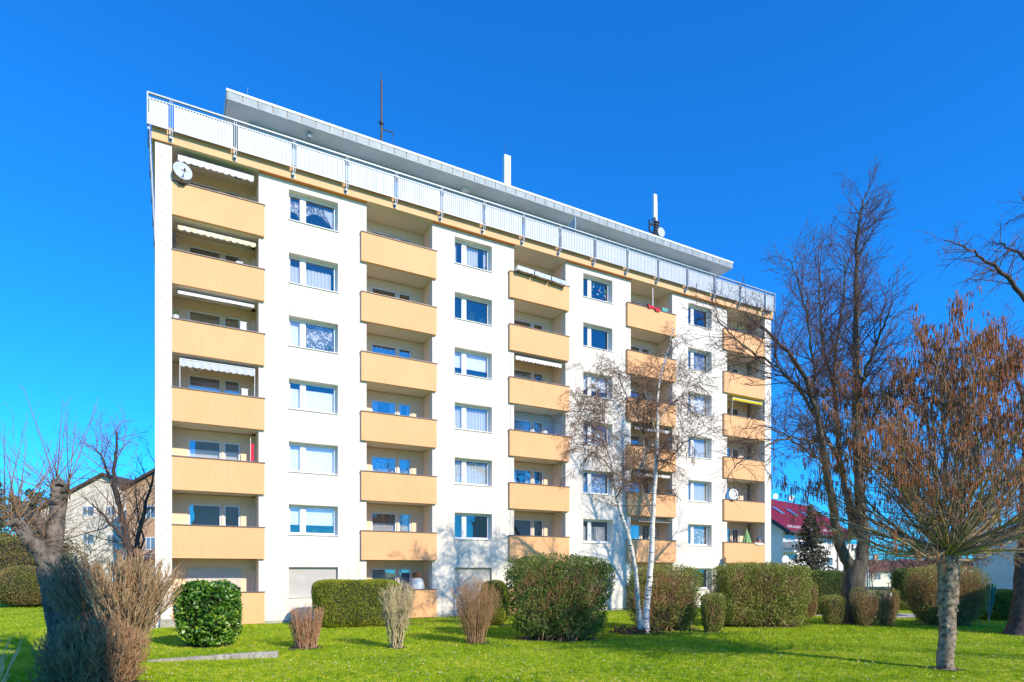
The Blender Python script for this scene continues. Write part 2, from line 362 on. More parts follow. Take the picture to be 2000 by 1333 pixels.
cp = MB(); cp.box(RX0-.03, RX1+.03, RY0-.035, RY0+.25, RZ1-.10, RZ1); cp.box(RX0-.03, RX0+.25, RY0+.251, RY1, RZ1-.10, RZ1); cp.box(RX1-.25, RX1+.03, RY0+.251, RY1, RZ1-.10, RZ1)
cp.build('roof_coping', M['coping'], bld)
for s in (6.5, 10.5, 14.5, 18.2, 22.5, 26.4, 30.0):
    pw = MB(); pw.box(s-.9, s+.9, 1.50, 1.549, 20.1, 22.05); pw.build('penthouse_window', M['glass'], bld)
lg = MB(); lg.lathe((6.12, .95, 22.22), [(0, 0), (.11, .0), (.13, .08), (.10, .22), (.05, .258)], 14); lg.build('ceiling_lamp', M['zinc'], bld)
lg = MB(); lg.box(13.95, 14.36, 1.1, 1.35, 22.30, 22.478); lg.build('ceiling_lamp', M['soffit'], bld)
dv = MB(); dv.prism([(20.0, -.42, 20.0), (20.0, 1.5, 20.0), (20.0, 1.5, 21.3), (20.0, -.42, 21.75)], (.04, 0, 0)); dv.build('terrace_divider', M['clad'], bld)

def sheet(s0, s1, y, z0, z1, amp=.03, wl=.11, rnd=None, swag=0.0):
    """a hanging curtain with folds"""
    n = max(6, int((s1-s0)/.03)); ph = (rnd or random).uniform(0, 6); V = []; Fq = []
    nz = 5
    for i in range(n+1):
        t = i/n; x = s0+(s1-s0)*t
        zb = z0+swag*(4*t*(1-t)) if swag > 0 else z0
        for j in range(nz):
            V.append((x, y+amp*math.sin(x/wl*2*PI+ph+.4*math.sin(x*9)), zb+(z1-zb)*j/(nz-1)))
    for i in range(n):
        for j in range(nz-1): Fq.append([i*nz+j, (i+1)*nz+j, (i+1)*nz+j+1, i*nz+j+1])
    return V, Fq

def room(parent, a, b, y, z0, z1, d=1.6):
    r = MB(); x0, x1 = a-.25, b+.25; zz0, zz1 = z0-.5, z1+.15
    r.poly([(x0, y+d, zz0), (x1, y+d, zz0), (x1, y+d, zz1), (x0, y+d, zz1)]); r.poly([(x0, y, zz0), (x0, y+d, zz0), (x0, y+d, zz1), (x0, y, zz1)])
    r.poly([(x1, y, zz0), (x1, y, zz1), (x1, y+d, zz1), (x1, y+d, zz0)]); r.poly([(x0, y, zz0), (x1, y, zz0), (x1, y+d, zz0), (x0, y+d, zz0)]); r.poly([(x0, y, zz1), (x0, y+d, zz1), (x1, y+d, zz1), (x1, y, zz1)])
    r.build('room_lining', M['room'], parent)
def plants(parent, a, b, y, z, rnd, n=5, h=.35):
    V = []; Fq = []
    for i in range(n):
        x = rnd.uniform(a, b); hh = h*rnd.uniform(.5, 1)
        for j in range(26):
            t = rnd.uniform(0, 1); p = np.array([x+rnd.gauss(0, .07), y+rnd.gauss(0, .03), z+hh*t+.03]); q = p+np.array([rnd.gauss(0, .05), rnd.gauss(0, .02), rnd.uniform(.0, .07)])
            wv = np.array([.018, 0, .012]); b_ = len(V); V += [p-wv, p+wv, q+wv*.3, q-wv*.3]; Fq.append([b_, b_+1, b_+2, b_+3])
    mk('window_plants', np.array(V), Fq, M['leafp'], parent)
def stickers(parent, a, b, y, z0, z1, rnd):
    cols = [M['red'], M['teal'], M['plast'], M['greencl']]
    for m_ in cols:
        q = MB()
        for j in range(7):
            x = rnd.uniform(a+.1, b-.1); z = rnd.uniform(z0+.1, z1-.15); r_ = rnd.uniform(.025, .05)
            q.prism([(x+r_*math.cos(t*PI/3), y, z+r_*math.sin(t*PI/3)) for t in range(6)], (0, .004, 0))
        q.build('window_stickers', m_, parent)
KIND = {  # facade windows, column by column from the top floor down
    0: ['swag', 'pleat_low', 'bright', 'blind', 'sheer', 'blind_half', 'shutter'],
    1: ['side', 'plant', 'blind_half', 'pleat', 'pleat', 'empty', 'shutter'],
    2: ['sticker', 'empty', 'blind_half', 'pleat_low', 'lace', 'pleat_low', 'blind'],
    3: ['empty', 'lace', 'sheer', 'pleat', 'pleat', 'lace', 'empty']}
for ci, (A, B, a, b) in enumerate(WIN):
    for r_i in range(7):
        k = 6-r_i; kind = KIND[ci][r_i]; rnd = random.Random(ci*10+k)
        z0, z1 = 1.10+PT*k, 2.45+PT*k; y = .30
        f = MB()
        m0, m1 = a+.56, a+.745
        for (x0, x1, zz0, zz1) in ((a+.002, a+.07, z0+.03, z1), (b-.075, b-.002, z0+.03, z1), (a+.07, b-.075, z0+.03, z0+.10), (a+.07, b-.075, z1-.07, z1), (m0, m1, z0+.10, z1-.07)):
            f.box(x0, x1, y, y+.07, zz0, zz1)
        for (x0, x1) in ((a+.07, m0), (m1, b-.075)):
            f.box(x0, x0+.035, y+.015, y+.055, z0+.1, z1-.07); f.box(x1-.035, x1, y+.015, y+.055, z0+.1, z1-.07); f.box(x0+.035, x1-.035, y+.015, y+.055, z0+.1, z0+.135); f.box(x0+.035, x1-.035, y+.015, y+.055, z1-.105, z1-.07)
        wo = f.build('window', M['pvc'], bld)
        s_ = MB(); s_.box(a-.03, b+.03, -.055, y-.001, z0-.002, z0+.028); s_.build('sill', M['coping'], wo)
        p = MB()
        for (x0, x1) in ((a+.105, m0-.035), (m1+.035, b-.11)): p.poly([(x0, y+.04, z0+.135), (x1, y+.04, z0+.135), (x1, y+.04, z1-.105), (x0, y+.04, z1-.105)])
        p.build('pane', M['glass'], wo)
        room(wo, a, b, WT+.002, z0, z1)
        cy = WT+.06
        def C(s0, s1, zz0, zz1, amp=.025, wl=.11, sw=0, m_='curt', nm='curtain'):
            V, Fq = sheet(s0, s1, cy, zz0, zz1, amp, wl, rnd, sw); mk(nm, V, Fq, M[m_], wo, True)
        if kind == 'shutter':
            q = MB(); n = 27
            for j in range(n): zz = z0+.03+j*(z1-z0-.04)/n; q.prism([(a+.02, .20, zz+.004), (a+.02, .175, zz+.020), (a+.02, .178, zz+.040), (a+.02, .20, zz+.048)], (b-a-.04, 0, 0))
            q.build('shutter', M['shutw'], wo)
        elif kind == 'pleat_low': C(a, a+.52, z0, z1-.38, .04, .15); C(m1-.1, b-.22, z0, z1-.38, .04, .15)
        elif kind == 'pleat': C(a-.05, b+.05, z0, z1-.12, .045, .17)
        elif kind == 'lace': C(a, b, z0+.05, z1-.2, .03, .14, m_='lace')
        elif kind == 'sheer': C(a, b, z0, z1-.03, .01, .5, m_='blind')
        elif kind == 'bright': C(a-.05, m1, z0, z1, .01, .5, m_='blind'); C(m1, b, z0, z1-.03, .012, .3, 0, 'lace'); plants(wo, m1, b-.2, cy-.03, z0+.1, rnd, 7, .5)
        elif kind == 'blind': C(a, b, z0, z1-.32, .004, .6, m_='blind', nm='roller_blind')
        elif kind == 'blind_half': C(a, b, z0+.48, z1, .004, .6, m_='blind', nm='roller_blind'); plants(wo, a+.1, b-.1, cy, z0+.1, rnd, 6, .22)
        elif kind == 'side': C(a, a+.28, z0, z1); C(m1-.05, m1+.75, z0+.12, z1-.1, .03, .16); C(b-.28, b, z0, z1); plants(wo, m1, b, cy-.03, z0+.1, rnd, 4, .3)
        elif kind == 'swag':
            C(a, m0, z0+.25, z1-.22, .03, .12, .4, 'lace'); C(m1, b-.35, z0+.5, z1-.22, .03, .14, .3, 'lace')
            q = MB(); q.poly([(b-.55, cy, z1-.3), (b-.1, cy, z1-.25), (b-.1, cy, z0+.2)]); q.build('curtain', M['curt'], wo)
        elif kind == 'plant': plants(wo, a+.1, b-.1, cy, z0+.1, rnd, 9, .4); plants(wo, m1+.35, m1+.5, cy, z0+.1, rnd, 3, .85)
        elif kind == 'sticker': stickers(wo, m1, b-.1, y+.045, z0+.1, z1-.1, rnd); C(a, a+.2, z0+.5, z0+.8, m_='blind')
BK = {0: ['empty', 'dark', 'drape', 'blind', 'blind', 'empty', 'shutter'], 1: ['empty', 'empty', 'lace', 'side', 'lace', 'drape', 'pleat'],
      2: ['empty', 'empty', 'lace', 'pleat', 'side', 'empty', 'empty'], 3: ['empty', 'empty', 'side', 'empty', 'dark', 'side', 'empty'], 4: ['empty', 'side', 'empty', 'side', 'pleat', 'side', 'empty']}
for bi, (A, B, _, _) in enumerate(BAL):
    for r_i in range(7):
        k = 6-r_i; kind = BK[bi][r_i]; rnd = random.Random(900+bi*10+k)
        zb = .05+PT*k; z1 = 2.41+PT*k; y = RD+.06
        w0, w1, d0, d1 = A+.60, A+1.90, A+1.98, A+2.66
        for nm, x0, x1, z0 in (('window', w0, w1, zb+.90), ('balcony_door', d0, d1, zb+.2)):
            f = MB(); fw = .075
            f.box(x0+.002, x0+fw, y, y+.06, z0, z1-.002); f.box(x1-fw, x1-.002, y, y+.06, z0, z1-.002); f.box(x0+fw, x1-fw, y, y+.06, z0+.002, z0+fw); f.box(x0+fw, x1-fw, y, y+.06, z1-fw, z1-.002)
            wo = f.build(nm, M['pvc'], bld)
            p = MB(); p.poly([(x0+fw, y+.03, z0+fw), (x1-fw, y+.03, z0+fw), (x1-fw, y+.03, z1-fw), (x0+fw, y+.03, z1-fw)]); p.build('pane', M['glass2'], wo)
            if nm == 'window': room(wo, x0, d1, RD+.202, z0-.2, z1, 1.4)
            cy = RD+.24
            def C(s0, s1, zz0, zz1, amp=.02, wl=.1, m_='curt', nm2='curtain'):
                V, Fq = sheet(s0, s1, cy, zz0, zz1, amp, wl, rnd); mk(nm2, V, Fq, M[m_], wo, True)
            if kind == 'shutter':
                q = MB(); n = int((z1-z0)/.05)
                for j in range(n): zz = z0+j*(z1-z0)/n; q.box(x0-.03, x1+.03, RD-.03-.012*(j % 2), RD-.004, zz+.003, zz+.047)
                q.build('shutter', M['shut'], wo)
            elif kind == 'drape': C(x0, x1, z1-.45, z1, m_='drape'); C(x0, x1, z0, z1-.5, .015, .06)
            elif kind == 'blind': C(x0, x1, z0, z1-.4, .003, .6, 'blind', 'roller_blind')
            elif kind == 'lace': C(x0, x1, z0+.2, z1-.12, .03, .13, 'lace')
            elif kind == 'pleat': C(x0, x1, z0, z1-.1)
            elif kind == 'side': C(x0, x0+.22*(x1-x0)+.1, z0, z1); C(x1-.2*(x1-x0)-.06, x1, z0, z1)

# awnings fixed under the balcony soffits
def awning(a, b, k, y0, drop, val, m_, scal=True, poles=0, dz=-.06):
    zt = .05+PT*(k+1)+dz; o = MB()
    o.box(a, b, .55, .66, zt-.12, zt-.02); ob = o.build('awning', M['plast'], bld)
    c = MB(); z_ = zt-.10
    c.prism([(a+.04, .56, z_), (a+.04, y0, z_-drop), (a+.04, y0, z_-drop-.012), (a+.04, .56, z_-.012)], (b-a-.08, 0, 0))
    n = 60; b_ = len(c.v)
    for i in range(n+1):
        x = a+.04+(b-a-.08)*i/n; zz = z_-drop-val-(.05*abs(math.sin(i*PI/5)) if scal else 0)
        yy = y0+.02*math.sin(i*.9)*(1 if scal else 0)
        c.v += [(x, y0, z_-drop), (x, yy, zz)]
    for i in range(n): c.f.append([b_+2*i, b_+2*i+1, b_+2*i+3, b_+2*i+2])
    c.build('awning_cloth', M[m_], ob)
    bar = MB(); bar.tube([(a+.02, y0, z_-drop), (b-.02, y0, z_-drop)], .022, 8)
    if poles:
        for x in (a+.03, b-.03): bar.tube([(x, y0, z_-drop), (x, .02, 1.40+PT*k)], .014, 6); bar.tube([(x, y0, z_-drop), (x, .55, z_-.04)], .012, 6)
    else:
        for x in (a+.5, b-.5): bar.tube([(x, y0, z_-drop), ((a+b)/2, (y0+.55)/2, z_-drop*.5-.03), (x, .56, z_-.06)], .012, 6)
    bar.build('awning_arm', M['dark'] if not poles else M['plast'], ob)
awning(.76, 3.70, 6, .02, .04, .24, 'awn'); awning(.76, 3.78, 5, .04, .08, .17, 'awnc', dz=-.1)
awning(.76, 3.70, 4, -.10, .10, .15, 'awn', False, dz=-.03); awning(.84, 3.72, 3, -.05, .10, .26, 'awng', True, 1, dz=-.02)
awning(16.47, 19.45, 4, .02, .06, .20, 'awn', dz=-.02); awning(24.6, 27.4, 3, .1, .10, .16, 'awng', dz=-.02); awning(24.5, 27.45, 1, .02, .10, .05, 'awng', False, dz=-.1); awning(24.5, 27.45, 2, .05, .05, .16, 'awn', True, dz=-.05)
awning(32.7, 35.6, 4, -.05, .12, .12, 'yellow', True, 1, dz=-.02)

# ---- things on the balconies and the roof
def bthing(name, label, cat, s, o, z, group=None): return thing(name, label, cat, BW(s, o, z), UA, group)
def dish(label, s, o, z, r, m_, name='satellite_dish', par=None):
    t = bthing(name, label, 'satellite dish', s, o, z)
    q = MB(); pr_ = [(r*i/6, .22*r*(i/6)**2) for i in range(7)]
    q.lathe((0, 0, 0), [(a, -b-.0) for a, b in pr_]+[(a, -b+.012) for a, b in pr_[::-1]], 24, 'y')
    d_ = q.build('reflector', M[m_], t, True)
    q = MB(); q.tube([(0, -.02, -r*.9), (0, -r*.9, -r*.35)], .012, 6); q.lathe((0, -r*.95, -r*.33), [(0, -.05), (.035, -.05), (.035, .05), (0, .05)], 10, 'y'); q.build('feed_arm', M['dark'], t)
    q = MB(); q.tube([(0, .04, 0), (0, .14, -.05), (0, .16, -r*1.15)], .02, 8); q.box(-.12, .12, .02, .2, -r*1.15-.02, -r*1.15); q.build('bracket', M['dark'], t)
    return t
d1 = dish('round grey satellite dish clipped to the top balcony at the left corner of the block', .95, -.32, 18.33, .36, 'dish'); d1.rotation_euler = (R(-8), 0, UA+R(14))
q = MB(); q.box(-.02, .18, -.06, -.05, .08, .20); q.box(-.16, .02, -.075, -.065, -.26, -.18); q.build('sticker', M['dishw'], d1)
d2 = dish('white satellite dish on the second balcony above the hedge in the right hand balcony column', 32.5, -.25, 7.2+.06, .36, 'dishw'); d2.rotation_euler = (0, 0, UA+R(-10))

t = bthing('antenna_mast', 'tall brown steel mast with a square loop standing on the roof edge', 'antenna', 10.0, 2.5, RZ1)
q = MB(); q.tube([(0, 0, 0), (0, 0, 1.9), (0, 0, 4.55)], [.07, .06, .05], 10); q.tube([(0, 0, 4.55), (0, 0, 5.0)], .012, 6); q.build('mast', M['mast'], t)
q = MB(); q.tube([(0, 0, 2.05), (.62, 0, 2.05), (.62, 0, 1.15), (0, 0, 1.15)], .035, 8); q.build('loop_bracket', M['mast'], t)
q = MB(); q.lathe((0, 0, 2.25), [(.06, 0), (.11, .03), (.11, .12), (.06, .15)], 10); q.tube([(-.2, 0, 2.35), (.1, 0, 2.35)], .02, 6); q.tube([(-.2, 0, 1.3), (.1, 0, 1.3)], .02, 6); q.build('clamp', M['dark'], t)
t = bthing('antenna_box', 'plain white rectangular antenna housing with a thin rod standing on the middle of the roof', 'antenna', 17.3, 2.5, RZ1)
q = MB(); q.box(-.2, .2, -.12, .12, .25, 3.0); q.build('housing', M['antw'], t)
q = MB(); q.tube([(0, 0, 0), (0, 0, .25)], .05, 8); q.tube([(-.1, 0, 3.0), (-.1, 0, 3.8)], .01, 6); q.build('rod', M['mast'], t)
t = bthing('mobile_phone_antenna', 'cluster of white panel antennas and a drum dish near the right roof end', 'antenna', 28.35, 2.5, RZ1)
q = MB(); q.tube([(0, 0, 0), (0, 0, 3.0)], .06, 8); q.tube([(0, 0, 3.0), (0, 0, 4.4)], .012, 6); q.build('mast', M['mast'], t)
for (x, y, z0, z1) in ((-.16, -.16, 2.40, 3.92), (.14, .14, 2.2, 3.72)):
    q = MB(); q.box(x-.13, x+.13, y-.08, y+.08, z0, z1); q.build('panel', M['antw'], t)
q = MB(); q.tube([(0, 0, 0), (0, 0, 3.95)], .04, 8); q.box(-.34, .34, -.05, .05, 2.0, 2.12); q.box(-.5, -.43, -.05, .05, 1.55, 2.3); q.tube([(-.47, 0, 1.6), (-.1, 0, 1.45)], .035, 6); q.tube([(-.3, 0, 1.2), (-.1, -.05, 1.8), (-.2, 0, 2.45)], .03, 6); q.tube([(.3, 0, 1.2), (.15, -.05, 1.8), (.12, 0, 2.25)], .03, 6)
for j in range(6): q.box(-.2+.03*j, -.02+.06*j, -.16, -.06, 1.3+j*.18, 1.4+j*.18)
q.build('cable_bracket', M['dark'], t)
q = MB(); q.lathe((.52, .0, 1.72), [(.0, -.05), (.3, -.05), (.33, .02), (.33, .2), (0, .22)], 16, 'y'); q.build('drum_dish', M['dish'], t)
t = bthing('lightning_rod', 'thin pale lightning rod at the left end of the penthouse roof', 'lightning rod', 3.5, .9, RZ1)
q = MB(); q.tube([(0, 0, 0), (0, 0, .62)], [.012, .008], 6); q.lathe((0, 0, 0), [(0, 0), (.06, 0), (.05, .05), (.015, .06)], 8); q.build('rod', M['zinc'], t)

def pottery(s, o, z, label, m_='terra', r=.11, h=.2, plant=True, name='flower_pot', cat='flower pot'):
    t = bthing(name, label, cat, s, o, z)
    q = MB(); q.lathe((0, 0, 0), [(0, 0), (r*.7, 0), (r, h*.85), (r*1.12, h*.85), (r*1.12, h), (r*.9, h), (r*.85, h*.9), (0, h*.9)], 14); q.build('pot', M[m_], t)
    if plant:
        V = []; Fq = []; rnd = random.Random(int(s*100))
        for j in range(90):
            p = np.array([rnd.gauss(0, r*.7), rnd.gauss(0, r*.7), h+abs(rnd.gauss(0, r))]); d = np.array([rnd.gauss(0, .03), rnd.gauss(0, .03), rnd.gauss(.01, .02)]); wv = np.array([.02*rnd.random(), .012, .01])
            b_ = len(V); V += [p-wv, p+d, p+wv, p-d]; Fq.append([b_, b_+1, b_+2, b_+3])
        mk('plant', np.array(V), Fq, M['leafp'], t)
    return t
ZC = lambda k: 1.36+PT*k+.044
PLL = ['dented steel flower trough on the outside of the top middle balcony, leftmost of the three', 'steel flower trough in the middle of the three on the top middle balcony', 'rightmost of the three steel flower troughs, tipped lower on the top middle balcony']
for j in range(3):
    t = bthing('flower_trough', PLL[j], 'planter', 16.35+j*1.05, -.36, ZC(6)-.02-.05*j, 'steel troughs on the top middle balcony')
    t.rotation_euler = (0, R(2+j), UA)
    q = MB(); q.prism([(0, -.1, 0), (0, .11, 0), (0, .14, .2), (0, -.13, .2)], (.98, 0, 0)); q.build('trough', M['steel'], t)
    q = MB(); q.box(.1, .13, -.14, .2, -.03, .0); q.box(.85, .88, -.14, .2, -.03, 0); q.build('bracket', M['dark'], t)
    V = []; Fq = []; rnd = random.Random(j)
    for i in range(120):
        p = np.array([rnd.uniform(0, .95), rnd.gauss(0, .05), .2+abs(rnd.gauss(0, .05))]); d = np.array([rnd.gauss(0, .03), rnd.gauss(0, .02), rnd.gauss(.02, .03)]); wv = np.array([.012, .006, 0]); b_ = len(V); V += [p-wv, p+d, p+wv]; Fq.append([b_, b_+1, b_+2])
    mk('dry_plants', np.array(V), Fq, M['drape'], t)
pottery(19.45, -.08, ZC(6), 'terracotta pot on the cap of the top middle balcony beside the steel troughs')
pottery(35.2, -.08, ZC(1), 'wide orange terracotta pot on the right hand balcony with the white dish', r=.14, h=.2, plant=False)
pottery(34.75, -.08, ZC(1), 'low orange terracotta bowl left of the wide pot on the right hand balcony', r=.12, h=.1, plant=False)
pottery(.72, .15, ZC(4), 'white pot with a dark green plant at the left end of the fifth floor balcony', 'plast', .13, .2)
t = bthing('drying_cloth', 'crumpled red cloth hanging over the cap of the top balcony', 'cloth', 25.4, -.21, ZC(6))
rnd = random.Random(5); V = []; Fq = []; nx, nz = 26, 10
for i in range(nx):
    for j in range(nz):
        u_, v_ = i/(nx-1), j/(nz-1); y = .16-.3*v_ if v_ < .5 else .0-.02; z = .07 if v_ < .5 else .07-.22*(v_-.5)*2*(.5+.5*math.sin(u_*5+1)**2)
        V.append((u_*.95, y+.03*math.sin(u_*21+v_*5), z+.05*abs(math.sin(u_*13+v_*4))-.12*u_+.05))
for i in range(nx-1):
    for j in range(nz-1): Fq.append([i*nz+j, (i+1)*nz+j, (i+1)*nz+j+1, i*nz+j+1])
mk('cloth', V, Fq, M['red'], t, True)
t = bthing('pole', 'thin white pole between soffit and cap of the top balcony beside the red cloth', 'pole', 25.9, -.05, ZC(6))
q = MB(); q.tube([(0, 0, 0), (0, 0, 1.3)], .025, 8); q.lathe((0, 0, 0), [(0, 0), (.06, 0), (.03, .04)], 8); q.build('tube', M['plast'], t)
t = bthing('planter_box', 'small teal plastic planter box on the top balcony right of the red cloth', 'planter', 26.75, -.09, ZC(6))
q = MB(); q.prism([(-.2, -.08, 0), (.2, -.08, 0), (.23, -.1, .16), (-.23, -.1, .16)], (0, .17, 0)); q.build('box', M['teal'], t)
q = MB(); q.box(-.235, .235, -.105, .075, .161, .175); q.build('rim', M['plast'], t)
# parasol on the lower right balcony
t = bthing('closed_parasol', 'folded green parasol standing on the lower right balcony', 'parasol', 34.4, -.0+.25, PT*1-PT+.05+PT*0+.25)
t.location.z = .25+PT*1-0.0
q = MB(); q.tube([(0, 0, 0), (0, 0, 2.1)], .02, 8); q.build('pole', M['plast'], t)
q = MB(); nn = 18
prof = [(.28, .95), (.27, 1.1), (.20, 1.4), (.11, 1.75), (.03, 2.05), (.0, 2.12)]
b_ = 0
for (r_, z) in prof:
    for i in range(nn): a_ = 2*PI*i/nn; rr = r_*(1+.22*(i % 2)); q.v.append((rr*math.cos(a_), rr*math.sin(a_), z+(.05*(i % 2) if z < 1 else 0)))
for i in range(len(prof)-1):
    for k in range(nn): q.f.append([i*nn+k, i*nn+(k+1) % nn, (i+1)*nn+(k+1) % nn, (i+1)*nn+k])
q.build('canopy', M['greencl'], t)
t = bthing('laundry', 'heap of blue and white cloth draped over the lower right balcony beside the green parasol', 'laundry', 35.1, -.1, ZC(0)+PT*0+PT)
t.location.z = ZC(1)-PT
t.location.z = 1.36+.044+PT*1-0
t.location = tuple(BW(35.1, -.1, ZC(0)+PT*1)); 
q = MB(); q.prism([(-.1, 0, .05), (.35, 0, .0), (.30, 0, .35), (.12, 0, .42)], (0, .12, 0)); q.build('blue_cloth', mat('blue_cloth', (.05, .11, .18), (.1, .2, .3), .8, 6), t)
q = MB(); q.prism([(-.45, -.12, 0), (.4, -.12, 0), (.42, -.1, -.12), (-.1, -.12, -.16), (-.45, -.1, -.07)], (0, .22, 0)); q.build('white_cloth', M['plast'], t)
# ground floor balcony urn and toys
t = bthing('garden_urn', 'big grey urn with a rusty lid on the ground floor balcony behind the hedge', 'urn', 11.2, .52, 1.42)
q = MB(); q.lathe((0, 0, -.3), [(.0, 0), (.36, 0), (.38, .25), (.36, .5), (.28, .72), (.2, .82), (0, .82)], 20); q.build('body', M['dish'], t, True)
q = MB(); q.lathe((0, 0, .52), [(0, 0), (.2, 0), (.23, .04), (.23, .10), (.2, .12), (.2, .18), (.24, .2), (.24, .25), (0, .26)], 18); q.build('lid', mat('rusty_lid', (.16, .07, .03), (.26, .13, .07), .9, 14), t)
for j, (s_, lab, m_) in enumerate(((.72, 'small red toy tub at the left end of the ground floor balcony', 'red'), (1.05, 'small teal toy box between the red tub and white cup on the ground floor balcony', 'teal'), (1.35, 'small white cup on the ground floor balcony cap above the concrete block', 'plast'))):
    t = bthing(('toy_tub', 'toy_box', 'cup')[j], lab, 'toy' if j < 2 else 'cup', s_, -.09, ZC(0))
    q = MB()
    if j == 1: q.prism([(-.13, -.07, 0), (.13, -.07, 0), (.15, -.08, .13), (-.15, -.08, .13)], (0, .14, 0)); q.build('box', M[m_], t); q = MB(); q.box(-.16, .16, -.09, .07, .131, .15); q.build('lid', M['plast'], t)
    else: q.lathe((0, 0, 0), [(0, 0), (.08, 0), (.1, .17), (.11, .18), (.09, .18), (.07, .03), (0, .03)], 12); q.build('tub', M[m_], t); q = MB(); q.tube([(-.1, 0, .15), (-.1, -.06, .23), (.1, -.06, .23), (.1, 0, .15)], .008, 5); q.build('handle', M['plast'], t)
# wall ornament, hanging lamp, hanging flag
t = bthing('wall_lizard', 'black metal lizard ornament on the inner wall of the sixth floor left balcony', 'ornament', .66, .30, 15.75)
q = MB(); q.tube([(0, 0, -.35), (.02, 0, -.15), (0, 0, .1), (.02, 0, .3), (0, 0, .45)], [.012, .04, .075, .06, .02], 8)
for (z, sx) in ((.22, 1), (.22, -1), (-.1, 1), (-.1, -1)): q.tube([(0, 0, z), (.14*sx, 0, z+.05), (.17*sx, 0, z-.04)], .014, 5)
q.build('body', M['dark'], t)
t = bthing('hanging_lamp', 'round shell mobile lamp hanging over the fourth floor left balcony', 'lamp', 1.45, .35, PT*4-.45)
q = MB(); rnd = random.Random(3)
for j in range(26):
    a_, e_ = rnd.uniform(0, 6.28), rnd.uniform(-.3, .6); x, y, z = .2*math.cos(a_)*math.cos(e_), .2*math.sin(a_)*math.cos(e_), .14*math.sin(e_); q.lathe((x, y, z), [(0, -.02), (.028, -.01), (.03, .01), (0, .02)], 6)
q.build('shells', M['plast'], t); q = MB(); q.tube([(0, 0, 0), (0, 0, .46)], .006, 5); q.tube([(-.2, 0, .0), (.2, 0, 0)], .005, 4); q.tube([(0, -.2, .0), (0, .2, 0)], .005, 4); q.build('cord', M['dark'], t)
t = bthing('hanging_flag', 'narrow red pennant hanging on the right wall of the third floor left balcony', 'flag', 3.55, .25, ZC(2)-.02)
q = MB(); q.tube([(0, 0, 0), (0, 0, 1.1)], .012, 6); q.build('pole', M['plast'], t)
V, Fq = sheet(-.01, .14, 0, .1, .85, .03, .07, random.Random(4)); mk('flag_cloth', V, Fq, M['red'], t, True)
WHL = {(0, 4, 3.25): 'white box at the right end of the fifth floor left balcony', (0, 3, 3.3): 'white folded chair frame behind the fourth floor left balcony wall', (0, 5, 3.1): 'small white box near the right end of the sixth floor left balcony'}
for (bi, k, s_), lab in WHL.items():
    t = bthing('storage_box', lab, 'box', s_, .12, ZC(k)-.25); hh = {4: .62, 3: .55, 5: .38}[k]
    q = MB(); q.prism([(-.13, -.08, 0), (.13, -.08, 0), (.11, -.07, hh), (-.11, -.07, hh)], (0, .16, 0)); q.build('box', M['plast'], t)
    q = MB(); q.box(-.14, .14, -.09, .1, hh+.002, hh+.03); q.build('lid', M['plast'], t)

# ------------------------------------------------------------------ vegetation tools
def tubes(polys, name, m, parent, loc, smooth=True, sides=None, rough=0.):
    """polys: list of (points (n,3), radii (n,)) -> ONE mesh"""
    groups = {}
    for p, r in polys:
        k = sides or (8 if r[0] > .06 else 5 if r[0] > .018 else 3)
        groups.setdefault((len(p), k), []).append((p, r))
    VV = []; FF = []; base = 0
    for (n, k), L in groups.items():
        P = np.array([a for a, _ in L], dtype=float); Rr = np.array([b for _, b in L], dtype=float)
        T = np.empty_like(P); T[:, 1:-1] = P[:, 2:]-P[:, :-2]; T[:, 0] = P[:, 1]-P[:, 0]; T[:, -1] = P[:, -1]-P[:, -2]
        T /= np.linalg.norm(T, axis=2, keepdims=True)+1e-9
        A = np.cross(T, np.array([.91, .37, .17])); A /= np.linalg.norm(A, axis=2, keepdims=True)+1e-9; B = np.cross(T, A)
        ang = np.arange(k)*2*PI/k
        V = P[:, :, None, :]+Rr[:, :, None, None]*(np.cos(ang)[None, None, :, None]*A[:, :, None, :]+np.sin(ang)[None, None, :, None]*B[:, :, None, :])
        m_ = len(L); V = V.reshape(-1, 3)
        if rough: N = np.stack([noise3(V, 7., 3), noise3(V, 7., 4), noise3(V, 9., 5)], 1)*rough+np.stack([noise3(V, 24., 6), noise3(V, 24., 7), noise3(V, 20., 8)], 1)*rough*.5; V = V+N
        VV.append(V)
        idx = (np.arange(m_)[:, None, None]*n*k+np.arange(n-1)[None, :, None]*k)
        i0 = idx+np.arange(k)[None, None, :]; i1 = idx+((np.arange(k)+1) % k)[None, None, :]
        FF.append(np.stack([i0, i1, i1+k, i0+k], -1).reshape(-1, 4)+base); base += m_*n*k
    return mk(name, np.concatenate(VV), np.concatenate(FF), m, parent, smooth, None) if loc is None else _rel(name, np.concatenate(VV), np.concatenate(FF), m, parent, smooth, loc)
def _rel(name, V, Fa, m, parent, smooth, loc):
    return mk(name, V-np.asarray(loc), Fa, m, parent, smooth)

def rperp(d, rnd):
    while True:
        q = Vector((rnd.gauss(0, 1), rnd.gauss(0, 1), rnd.gauss(0, 1))); a = d.cross(q)
        if a.length > 1e-3: return a.normalized()

